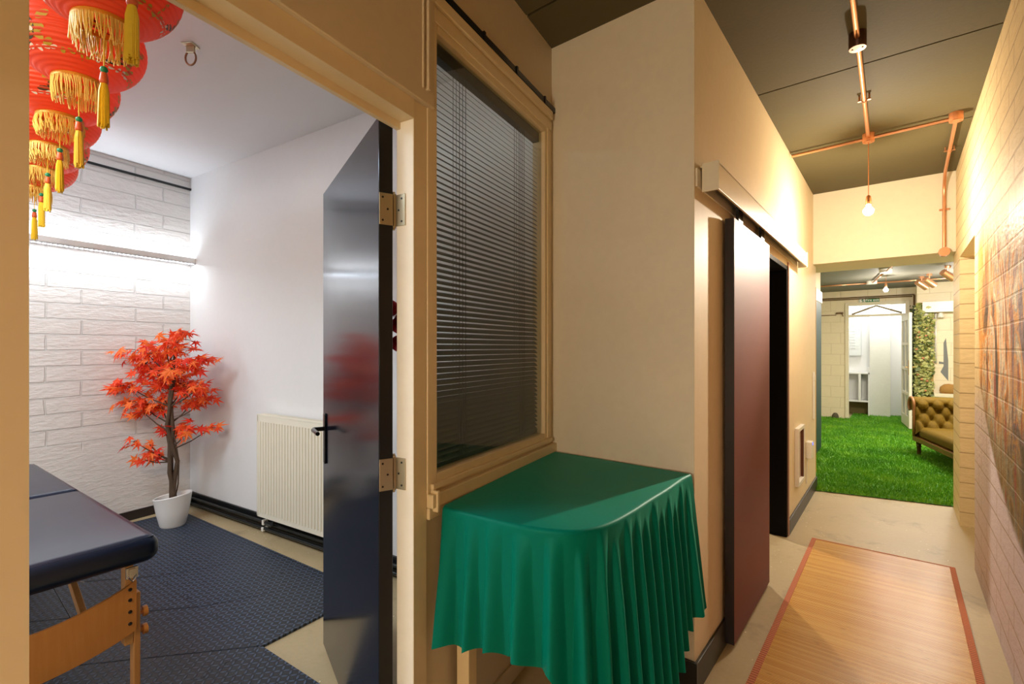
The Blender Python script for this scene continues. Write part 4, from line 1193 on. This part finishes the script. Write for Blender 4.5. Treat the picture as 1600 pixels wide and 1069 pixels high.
# ------------------------------------------------------------------ LOUNGE THINGS
# artificial grass
t = NT('grass_blade')
oi = t.n('ShaderNodeTexCoord'); nz = t.noise(t.coord('Object', (1, 1, 1)), 2.4, 4); n3 = t.noise(t.coord('Object'), 60, 2)
gc = t.ramp(t.math('ADD', t.math('MULTIPLY', nz, 0.6), t.math('MULTIPLY', n3, 0.4)), [(0.3, lin((58, 122, 6))), (0.5, lin((92, 160, 14))), (0.7, lin((140, 190, 40)))])
t.bsdf(gc, 0.55); GRASS = t.mat
rg = random.Random(11)
mb = MB()
def gy(x): return 5.60 + 0.2 * (x + 0.66) / 1.02
for (x0, x1, y0, y1, dens) in ((-0.655, 0.375, None, 5.8, 9000), (-0.905, 1.45, 5.8, 8.6, 7000), (-1.95, 1.45, 8.6, 11.0, 4000), (-1.95, 0.24, 11.0, 11.63, 4000), (-0.76, 0.45, 11.63, 12.7, 3000)):
    ya = 5.56 if y0 is None else y0
    cnt = int((x1 - x0) * (y1 - ya) * dens)
    for k in range(cnt):
        x = rg.uniform(x0, x1); y = rg.uniform(ya, y1)
        if y0 is None and y < gy(x): continue
        a = rg.uniform(0, 2 * PI); w_ = rg.uniform(.003, .006); h = rg.uniform(.02, .038); lx, ly = rg.gauss(0, .014), rg.gauss(0, .014)
        i0 = len(mb.v)
        mb.v += [(x - w_ * math.cos(a), y - w_ * math.sin(a), 0.006), (x + w_ * math.cos(a), y + w_ * math.sin(a), 0.006), (x + lx, y + ly, 0.006 + h)]
        mb.f.append((i0, i0 + 1, i0 + 2)); mb.m.append(0)
i0 = len(mb.v)
mb.mi = 1
mb.poly([(-0.655, gy(-0.655), 0.007), (0.375, gy(0.375), 0.007), (0.375, 5.81, 0.007), (-0.655, 5.81, 0.007)])
mb.poly([(-0.905, 5.8, 0.0068), (1.49, 5.8, 0.0068), (1.49, 11.04, 0.0068), (-0.905, 11.04, 0.0068)])
mb.poly([(-1.99, 8.61, 0.0066), (-0.8, 8.61, 0.0066), (-0.8, 11.64, 0.0066), (-1.99, 11.64, 0.0066)])
mb.poly([(-0.81, 11.0, 0.0064), (0.24, 11.0, 0.0064), (0.24, 11.64, 0.0064), (-0.81, 11.64, 0.0064)])
mb.poly([(-0.76, 11.6, 0.0062), (0.49, 11.6, 0.0062), (0.49, 12.74, 0.0062), (-0.76, 12.74, 0.0062)])
GB = paint('grass_backing', (64, 126, 10), 0.9, var=0.2, bump=0.3)
tag(mb.build('artificial_grass', [GRASS, GB]), 'bright green artificial grass carpet covering the lounge floor', 'grass', kind='stuff')

# chaise longue
SO = thing('chaise_longue', 'olive brown buttoned chaise longue with turned legs on the grass', 'chaise', (0.16, 8.25, 0.01), math.atan2(0.27, 0.963))
# local x across (to the right), local -y along the seat towards the corridor
t = NT('olive_velvet'); v = t.coord('Object')
t.bsdf(t.mix(t.noise(v, 40, 3), lin((78, 58, 0)), lin((108, 82, 4))), 0.75, 0, t.bump(t.noise(v, 90, 2), 0.1, 0.004), Sheen_Weight=0.1, Specular_IOR_Level=0.2, Sheen_Tint=(0.9, 0.65, 0.2, 1)); VEL = t.mat
DW_ = wood('dark_walnut', (46, 26, 14), (84, 50, 26), 'z', 6, 0.35)
prof = [(-0.17, 0.33), (-0.10, 0.44), (-0.045, 0.55), (-0.01, 0.64)]
cxr, czr, rr = 0.06, 0.655, 0.105
for a in range(190, -101, -15): prof.append((cxr + rr * math.cos(R(a)), czr + rr * math.sin(R(a))))
prof += [(0.07, 0.50), (0.05, 0.38), (0.03, 0.25)]
WID = 0.78
mb = MB(); NXs = 80
pl = []; seglen = [0]
for p, q in zip(prof[:-1], prof[1:]):
    for k in range(8): pl.append((p[0] + (q[0] - p[0]) * k / 8, p[1] + (q[1] - p[1]) * k / 8))
pl.append(prof[-1])
sacc = [0.0]
for p, q in zip(pl[:-1], pl[1:]): sacc.append(sacc[-1] + math.hypot(q[0] - p[0], q[1] - p[1]))
buttons = []
for rI in range(4):
    for cI in range(-1, 7): buttons.append((0.08 + cI * 0.155 + (0.0775 if rI % 2 else 0), 0.07 + rI * 0.11))
g2 = []
for i in range(NXs + 1):
    x = WID * i / NXs; row = []
    for j, (y, z) in enumerate(pl):
        a = pl[max(0, j - 1)]; b_ = pl[min(len(pl) - 1, j + 1)]
        dy, dz = b_[0] - a[0], b_[1] - a[1]; L_ = math.hypot(dy, dz) or 1
        ny, nz_ = -dz / L_, dy / L_
        s_ = sacc[j]; tuft = 0.0
        if s_ < 0.52:
            dm = min(math.hypot((x - bx), (s_ - bs)) for bx, bs in buttons)
            u_ = (x - 0.08) / 0.155; w2 = (s_ - 0.07) / 0.22
            c1 = abs(math.sin(PI * (u_ + w2))) * abs(math.sin(PI * (u_ - w2)))
            tuft = 0.035 * (c1 ** 0.4) - 0.035 * math.exp(-(dm / 0.028) ** 2)
            tuft *= min(1, (0.52 - s_) / 0.1)
        ex = min(x, WID - x); rnd = 0.02 * (1 - min(1, ex / 0.03)) ** 2
        row.append(mb.vert((x, y + ny * (tuft - rnd), z + nz_ * (tuft - rnd))))
    g2.append(row)
for i in range(NXs):
    for j in range(len(pl) - 1): mb.face((g2[i][j], g2[i + 1][j], g2[i + 1][j + 1], g2[i][j + 1]))
mb.face([g for g in g2[0]]); mb.face([g for g in g2[-1]][::-1])
mb.build('buttoned_headrest', VEL, SO, smooth=True, auto=70)
mb = MB(); mb.box(0.01, WID - 0.01, -1.55, -0.1, 0.25, 0.385); mb.build('seat', VEL, SO, bevel=0.05, seg=5, smooth=True)
mb = MB(); mb.box(0.0, WID, -1.57, 0.06, 0.185, 0.25); mb.box(-0.006, 0.0, -1.57, 0.05, 0.235, 0.245); mb.box(-0.004, 0.0, -1.57, 0.05, 0.19, 0.2)
mb.build('rail', wood('gold_brown_rail', (92, 62, 22), (128, 90, 34), 'y', 6, 0.4), SO, bevel=0.004)
mb = MB()
sc_pts = []
for a in range(200, -60, -15): sc_pts.append((-0.012, cxr + 0.095 * math.cos(R(a)), czr + 0.095 * math.sin(R(a))))
mb.tube([(-0.012, -0.02, 0.25), (-0.012, -0.03, 0.42), (-0.012, -0.03, 0.56)] + sc_pts, 0.016, 8)
mb.build('carved_scroll', wood('scroll_wood', (120, 76, 40), (160, 108, 62), 'z', 6, 0.4), SO, smooth=True)
for (x, y) in ((0.05, 0.0), (WID - 0.05, 0.0), (0.05, -1.5), (WID - 0.05, -1.5)):
    mb = MB(); mb.lathe([(0.001, 0.0), (0.014, 0.0), (0.018, 0.01), (0.02, 0.03), (0.024, 0.11), (0.030, 0.125), (0.024, 0.135), (0.030, 0.15), (0.032, 0.185), (0.001, 0.185)], 16, (x, y, 0), closed=False)
    mb.build('leg', DW_, SO, smooth=True, auto=40)

# ivy column
IV = thing('ivy_column', 'green leafy artificial ivy covering the wall corner beside the far door', 'ivy', (0, 0, 0))
mb = MB(); rg = random.Random(5)
def ivleaf(c, nrm, size, mi):
    nrm = nrm.normalized(); up = Vector((rg.gauss(0, .5), rg.gauss(0, .5), -1)); d = (up - nrm * up.dot(nrm)).normalized(); s_ = nrm.cross(d)
    shp = [(0, 0), (-0.45, 0.12), (-0.55, 0.45), (-0.2, 0.6), (0, 1.0), (0.2, 0.6), (0.55, 0.45), (0.45, 0.12)]
    mb.mi = mi
    mb.poly([c + s_ * (a * size) + d * (b * size) + nrm * (0.15 * size * abs(a)) for a, b in shp])
for k in range(2600):
    if rg.random() < 0.62:
        c = Vector((rg.uniform(0.23, 0.46) + 0.02 * math.sin(k), 11.03 - abs(rg.gauss(0, 0.07)), rg.uniform(0.25, 2.2))); nr = Vector((rg.gauss(-.2, .4), -1, rg.gauss(.25, .35)))
        mi = rg.choice((0, 0, 1, 1, 2))
    else:
        c = Vector((0.245 - abs(rg.gauss(0, 0.035)), rg.uniform(11.0, 11.6), rg.uniform(0.05, 2.18))); nr = Vector((-1, rg.gauss(-.3, .4), rg.gauss(.2, .35))); mi = rg.choice((2, 2, 3))  # left-facing leaves take darker greens, the shade of that side in their colour
    ivleaf(c, nr, rg.uniform(0.035, 0.06), mi)
mb.build('ivy_leaves', [paint('ivy_a', (186, 186, 118), 0.5, bump=0), paint('ivy_b', (156, 160, 88), 0.5, bump=0), paint('ivy_c', (88, 104, 50), 0.5, bump=0), paint('ivy_d', (30, 60, 36), 0.5, bump=0)], IV)
mb = MB()
for k in range(16):
    c = Vector((rg.uniform(0.22, 0.42), 10.93, rg.uniform(0.4, 2.0)))
    mb.lathe([(0.001, -0.02), (0.016, -0.012), (0.022, 0), (0.014, 0.014), (0.001, 0.016)], 8, c, closed=False)
mb.build('blossoms', paint('peach_blossom', (226, 146, 110), 0.6, bump=0), IV, smooth=True)
mb = MB(); mb.box(0.236, 0.47, 11.02, 11.0495, 0.2, 2.2); mb.build('trellis', paint('tan_trellis', (196, 160, 92), 0.6), IV)

# exit sign
ES = thing('exit_sign', 'small green and white fire exit sign above the far doorway', 'sign', (-0.44, FL - 0.006, 2.335))
mb = MB(); mb.box(-0.17, 0.155, 0.0, 0.0055, -0.055, 0.055); mb.build('sign_board', WHITEPL, ES)
SG = paint('sign_green', (20, 128, 78), 0.5, bump=0)
mb = MB(); mb.box(-0.068, 0.155, -0.002, -0.0002, -0.05, 0.05); mb.build('green_panel', SG, ES)
mb = MB()
mb.box(-0.165, -0.158, -0.002, -0.0002, -0.048, 0.048); mb.box(-0.158, -0.135, -0.002, -0.0002, 0.040, 0.048)
mb.tube([(-0.112, -0.001, 0.030), (-0.112, -0.0022, 0.030)], 0.010, 10)
for a, b_ in (((-0.112, 0.018), (-0.105, -0.012)), ((-0.112, 0.015), (-0.13, 0.002)), ((-0.110, 0.014), (-0.090, 0.006)), ((-0.105, -0.012), (-0.122, -0.040)), ((-0.105, -0.012), (-0.086, -0.03))):
    mb.bar((a[0], -0.0012, a[1]), (b_[0], -0.0012, b_[1]), 0.002, 0.010, (0, 1, 0)) if False else mb.obox(((a[0] + b_[0]) / 2, -0.0012, (a[1] + b_[1]) / 2), (b_[0] - a[0], 0, b_[1] - a[1]), (0, 1, 0), (-(b_[1] - a[1]), 0, b_[0] - a[0]), math.hypot(b_[0] - a[0], b_[1] - a[1]) / 2 + 0.003, 0.001, 0.0055)
mb.build('running_man_pictogram', SG, ES)
fc = bpy.data.curves.new('sign_lettering', 'FONT'); fc.body = 'Fire exit'; fc.size = 0.062; fc.extrude = 0.0008; fc.align_x = 'CENTER'; fc.align_y = 'CENTER'; fc.offset = 0.0012
fo = bpy.data.objects.new('lettering_tmp', fc); COL.objects.link(fo)
bpy.context.view_layer.update()
me = bpy.data.meshes.new_from_object(fo.evaluated_get(bpy.context.evaluated_depsgraph_get())); bpy.data.objects.remove(fo)
lo = bpy.data.objects.new('lettering', me); COL.objects.link(lo); lo.parent = ES; lo.location = (0.044, -0.003, 0.0); lo.rotation_euler = (R(90), 0, 0); me.materials.clear(); me.materials.append(WHITEPL)

# lounge lights and conduit
LCN = thing('lounge_conduit', 'copper conduit with white boxes across the lounge ceiling', 'conduit', (0, 0, 0))
lz = LC - 0.035
for pts in ([(-1.6, 10.12, lz), (-0.41, 10.15, lz)], [(-0.30, 10.16, lz), (1.2, 10.2, lz)], [(-0.34, 10.1, lz), (-0.16, 8.8, lz)], [(-0.13, 8.68, lz), (0.12, 6.8, lz)]):
    m = MB(); m.tube(pts, 0.013, 8); m.build('pipe', COPPER, LCN, smooth=True)
for (x, y) in ((-0.354, 10.159), (-0.143, 8.735)):
    m = MB(); m.lathe([(0, 0), (0.075, 0), (0.075, -0.05), (0, -0.055)], 20, (x, y, LC - 0.001), closed=False); m.build('junction_box', WHITEPL, LCN)
bulb_thing('pendant_bulb.001', -0.155, 9.54, LC - 0.001, 2.33, 'bare glowing bulb hanging in the lounge before the exit sign', 30)
rg = random.Random(2)
for (x, y, lab) in ((0.284, 9.986, 'copper cylinder spotlight farthest along the lounge ceiling, above the ivy'), (0.365, 9.70, 'copper cylinder spotlight in the middle of the three, aimed at the right wall'), (0.528, 8.912, 'copper spotlight closest to the brick pier at the lounge ceiling')):
    sp = thing('spotlight', lab, 'spotlight', (x, y, LC), R(20), 'copper spotlights on the lounge ceiling')
    m = MB(); m.tube([(0, 0, -0.001), (0, 0, -0.03)], 0.035, 14); m.tube([(0, 0, -0.03), (0, 0, -0.10)], 0.010, 8); m.build('mount', COPPER, sp)
    d = Vector((0.75, 0.25, -0.5)).normalized(); c = Vector((0, 0, -0.13))
    m = MB(); m.tube([c - d * 0.09, c - d * 0.085, c + d * 0.09], [0.02, 0.045, 0.047], 18); hd_ = m.build('can', COPPER, sp, smooth=True, auto=40)
    m = MB(); m.tube([c + d * 0.091, c + d * 0.094], 0.038, 16); m.build('lamp_face', emit('spot_glow', (255, 246, 226), 14) if 'spot_glow' not in bpy.data.materials else bpy.data.materials['spot_glow'], hd_)
# conduit along the top of the far wall
m = MB(); m.tube([(-1.6, FL - 0.02, 2.40), (0.22, FL - 0.02, 2.40), (0.225, FL - 0.02, 2.38), (0.225, FL - 0.02, 2.2)], 0.014, 8)
m.tube([(-1.6, FL - 0.02, 2.37), (0.20, FL - 0.02, 2.37)], 0.010, 8)
tag(m.build('dark_conduit', paint('brown_conduit', (126, 96, 62), 0.45, 0.3, bump=0)), 'dark brown conduit along the top of the far lounge wall', 'conduit')
# wall bits
m = MB(); m.box(-0.98, -0.86, FL - 0.03, FL - 0.0005, 2.085, 2.12); m.box(-1.3, -0.98, FL - 0.012, FL - 0.0005, 2.06, 2.075); m.tube([(-0.88, FL - 0.03, 2.085), (-0.86, FL - 0.05, 2.04)], 0.008, 6)
tag(m.build('wall_bracket', paint('bracket_bronze', (110, 84, 56), 0.4, 0.5, bump=0)), 'small bronze bracket on the block wall left of the far doorway', 'bracket')
ST_ = MB(); ST_.lathe([(0.001, 0), (0.055, 0), (0.06, 0.03), (0.05, 0.075), (0.028, 0.105), (0.001, 0.112)], 14, (-0.985, 11.55, 0.008), sx=1, sy=0.7, closed=False)
tag(ST_.build('door_stop', paint('grey_stone', (92, 84, 66), 0.8), smooth=True), 'small rounded grey stone at the foot of the far block wall', 'stone')
m = MB(); m.box(0.32, 0.72, 10.88, 11.049, 2.02, 2.2)
tag(m.build('wall_cabinet', WHITEPL, bevel=0.004), 'white box unit on the wall above and right of the ivy', 'wall cabinet')
for i, x in enumerate((0.37, 0.56)):  # cup lights on the underside of the box unit
    m = MB(); m.lathe([(0.012, 0), (0.035, -0.03), (0.05, -0.09), (0.001, -0.095)], 14, (x, 10.97, 2.019), closed=False)
    tag(m.build('cup_light', WHITEPL, smooth=True), ('small white cup light under the box unit, beside the ivy', 'small white cup light under the box unit, away from the ivy')[i], 'lamp', 'cup lights under the wall unit')
m = MB(); m.tube([(0.50, 11.035, 1.15), (0.50, 11.035, 2.02)], 0.016, 8)
tag(m.build('white_conduit', WHITEPL, smooth=True), 'vertical white conduit on the pale block wall right of the ivy', 'conduit')
m = MB(); m.box(0.47, 1.49, 10.9, 11.0495, 0.58, 0.64); m.box(0.47, 1.49, 10.93, 11.0495, 0.01, 0.58)
tag(m.build('wall_ledge', paint('ledge_cream', (234, 224, 198), 0.5), bevel=0.004), 'cream boxed ledge against the pale wall behind the chaise', 'ledge')
m = MB(); m.lathe([(0.001, 0), (0.09, 0), (0.12, 0.04), (0.11, 0.11), (0.06, 0.155), (0.001, 0.165)], 20, (0.66, 10.97, 0.641), sx=1.0, sy=0.5, closed=False)
tag(m.build('brown_cushion', paint('tan_cushion', (168, 124, 62), 0.8), smooth=True), 'small tan brown cushion sitting on the cream ledge', 'cushion')
m = MB()
m.poly([(0.60, 11.048, 1.5), (0.63, 11.048, 1.58), (0.66, 11.048, 1.2), (0.66, 11.048, 0.85), (0.56, 11.048, 1.0), (0.60, 11.048, 1.1)][::-1])
m.poly([(0.54, 11.0478, 1.18), (0.64, 11.0478, 1.16), (0.64, 11.0478, 1.13), (0.54, 11.0478, 1.14)][::-1])
tag(m.build('wall_painting', paint('grey_wall_paint', (120, 122, 122), 0.7)), 'grey painted shape on the pale block wall behind the chaise', 'painting')
# far room shelving
SH = thing('shelf_unit', 'white shelf unit with open cubby in the bright far room', 'shelf unit', (-0.95, 12.35, 0.008))
m = MB(); m.box(0.0, 0.022, 0, 0.38, 0, 1.0); m.box(0.46, 0.482, 0, 0.38, 0, 1.0); m.box(0.022, 0.46, 0, 0.38, 0.28, 0.31); m.box(0.0, 0.482, 0, 0.38, 0.86, 0.89); m.box(0.30, 0.34, 0.0, 0.36, 0.31, 0.86); m.box(0.022, 0.46, 0.36, 0.38, 0.31, 0.86)
m.build('carcass', FARW, SH)
m = MB(); m.box(0.022, 0.46, 0.3, 0.32, 0.0, 0.28); m.build('cubby_back', paint('cubby_olive', (110, 96, 50), 0.7), SH)
m = MB(); m.box(-1.2, -0.62, 12.62, 12.749, 1.25, 2.35)
for k in range(14): m.box(-1.15, -0.72, 12.612, 12.62, 1.40 + k * 0.06, 1.44 + k * 0.06)
tag(m.build('louvre_cabinet', paint('cool_white', (222, 226, 226), 0.5, bump=0)), 'white louvred wall unit above the shelf in the far room', 'wall unit')
m = MB(); m.box(-0.47, -0.13, 12.45, 12.6, 0.008, 2.5)
tag(m.build('tall_panel', paint('pale_panel', (226, 226, 218), 0.5, bump=0), bevel=0.003), 'tall plain white panel seen through the far doorway', 'panel')
m = MB()
pts = [(0.497, 12.0, 1.75), (0.497, 12.1, 1.5), (0.497, 12.05, 1.2), (0.497, 12.2, 0.9), (0.497, 12.12, 0.5), (0.497, 12.06, 0.1)]
for a_, b_ in zip(pts[:-1], pts[1:]): m.obox((Vector(a_) + Vector(b_)) / 2, Vector(b_) - Vector(a_), (1, 0, 0), (0, 1, 0.2), (Vector(b_) - Vector(a_)).length / 2, 0.001, 0.03)
tag(m.build('wall_drawing', paint('faint_brown', (176, 136, 124), 0.7, bump=0)), 'faint brown line drawing on the white wall of the far room', 'drawing')

# ------------------------------------------------------------------ LIGHTS
def light(typ, name, loc, energy, color, size=0.1, rot=None, sy=None, target=None, spread=None):
    d = bpy.data.lights.new(name, typ); d.energy = energy; d.color = color
    if typ == 'POINT': d.shadow_soft_size = size
    if typ == 'AREA':
        d.size = size
        if sy: d.shape = 'RECTANGLE'; d.size_y = sy
        if spread: d.spread = spread
    o = bpy.data.objects.new(name, d); COL.objects.link(o); o.location = loc
    if rot: o.rotation_euler = rot
    if target is not None:
        o.rotation_euler = (Vector(target) - Vector(loc)).to_track_quat('-Z', 'Y').to_euler()
    return o
WARM = (1.0, 0.83, 0.60)
light('POINT', 'pendant_lamp', (-0.165, 4.212, 2.315), 56, (1.0, 0.85, 0.66), 0.022)
sp_ = light('SPOT', 'added_cloth_spot', (-0.165, 4.212, 2.31), 300, (1.0, 0.86, 0.68), target=(-0.62, 1.3, 0.9)); sp_.data.spot_size = R(44); sp_.data.spot_blend = 1.0; sp_.data.shadow_soft_size = 0.022  # extra spot added at the pendant to brighten the cloth
light('POINT', 'corridor_lamp_behind', (-0.35, -1.9, 1.30), 74, (1.0, 0.90, 0.74), 0.08)
light('AREA', 'added_room_fill', RP(2.75, 0.35, 2.2), 11, (1.0, 0.74, 0.48), 0.4, target=RP(0.7, 3.6, 0.75), spread=R(110))  # unseen warm fill added inside the room for the lower brick wall
light('POINT', 'side_room_lamp', (-1.47, 4.4, 2.15), 100, (1.0, 0.86, 0.72), 0.04)
# treatment room: LED strips on the tray and a ceiling light out of view
c_ = RP(1.3, 3.555, 2.155)
light('AREA', 'led_down', c_, 12, (0.86, 0.93, 1.0), 3.0, sy=0.04, target=RP(1.3, 3.63, 1.0)).rotation_euler[2] += 0
c_ = RP(1.3, 3.60, 2.2)
light('AREA', 'led_up', c_, 8, (0.86, 0.93, 1.0), 3.0, sy=0.04, target=RP(1.3, 3.63, 2.9))
c_ = RP(2.3, 1.9, 2.9)
light('AREA', 'room_light', c_, 66, (0.80, 0.91, 1.0), 0.9, target=RP(2.2, 1.9, 0))
# lounge
light('POINT', 'lounge_bulb', (-0.155, 9.54, 2.25), 24, (1.0, 0.92, 0.78), 0.025)
light('AREA', 'lounge_ceiling', (0.5, 8.0, 2.5), 125, (1.0, 0.94, 0.82), 1.0, target=(0.4, 8.2, 0))
light('POINT', 'lounge_spot', (0.75, 9.6, 2.2), 30, (1.0, 0.94, 0.84), 0.05)
light('AREA', 'far_room_light', (-0.3, 12.1, 2.5), 34, (0.96, 0.98, 1.0), 0.8, target=(-0.3, 12.2, 0))

w = bpy.data.worlds.new('world'); scene.world = w; w.use_nodes = True
w.node_tree.nodes['Background'].inputs[0].default_value = (0.5, 0.5, 0.5, 1); w.node_tree.nodes['Background'].inputs[1].default_value = 0.02

# ------------------------------------------------------------------ CAMERA
cd = bpy.data.cameras.new('camera'); cam = bpy.data.objects.new('camera', cd); COL.objects.link(cam)
cd.sensor_width = 36.0; cd.lens = 755 / 1600 * 36.0; cd.clip_start = 0.05
cd.shift_y = 8.5 / 1600
cam.location = (0, 0, H_CAM); cam.rotation_euler = (R(90), 0, TH)
scene.camera = cam
scene.view_settings.view_transform = 'Standard'
scene.view_settings.look = 'None'
scene.view_settings.exposure = 0.0
scene.cycles.max_bounces = 8
scene.cycles.use_denoising = True
scene.cycles.sample_clamp_indirect = 6.0
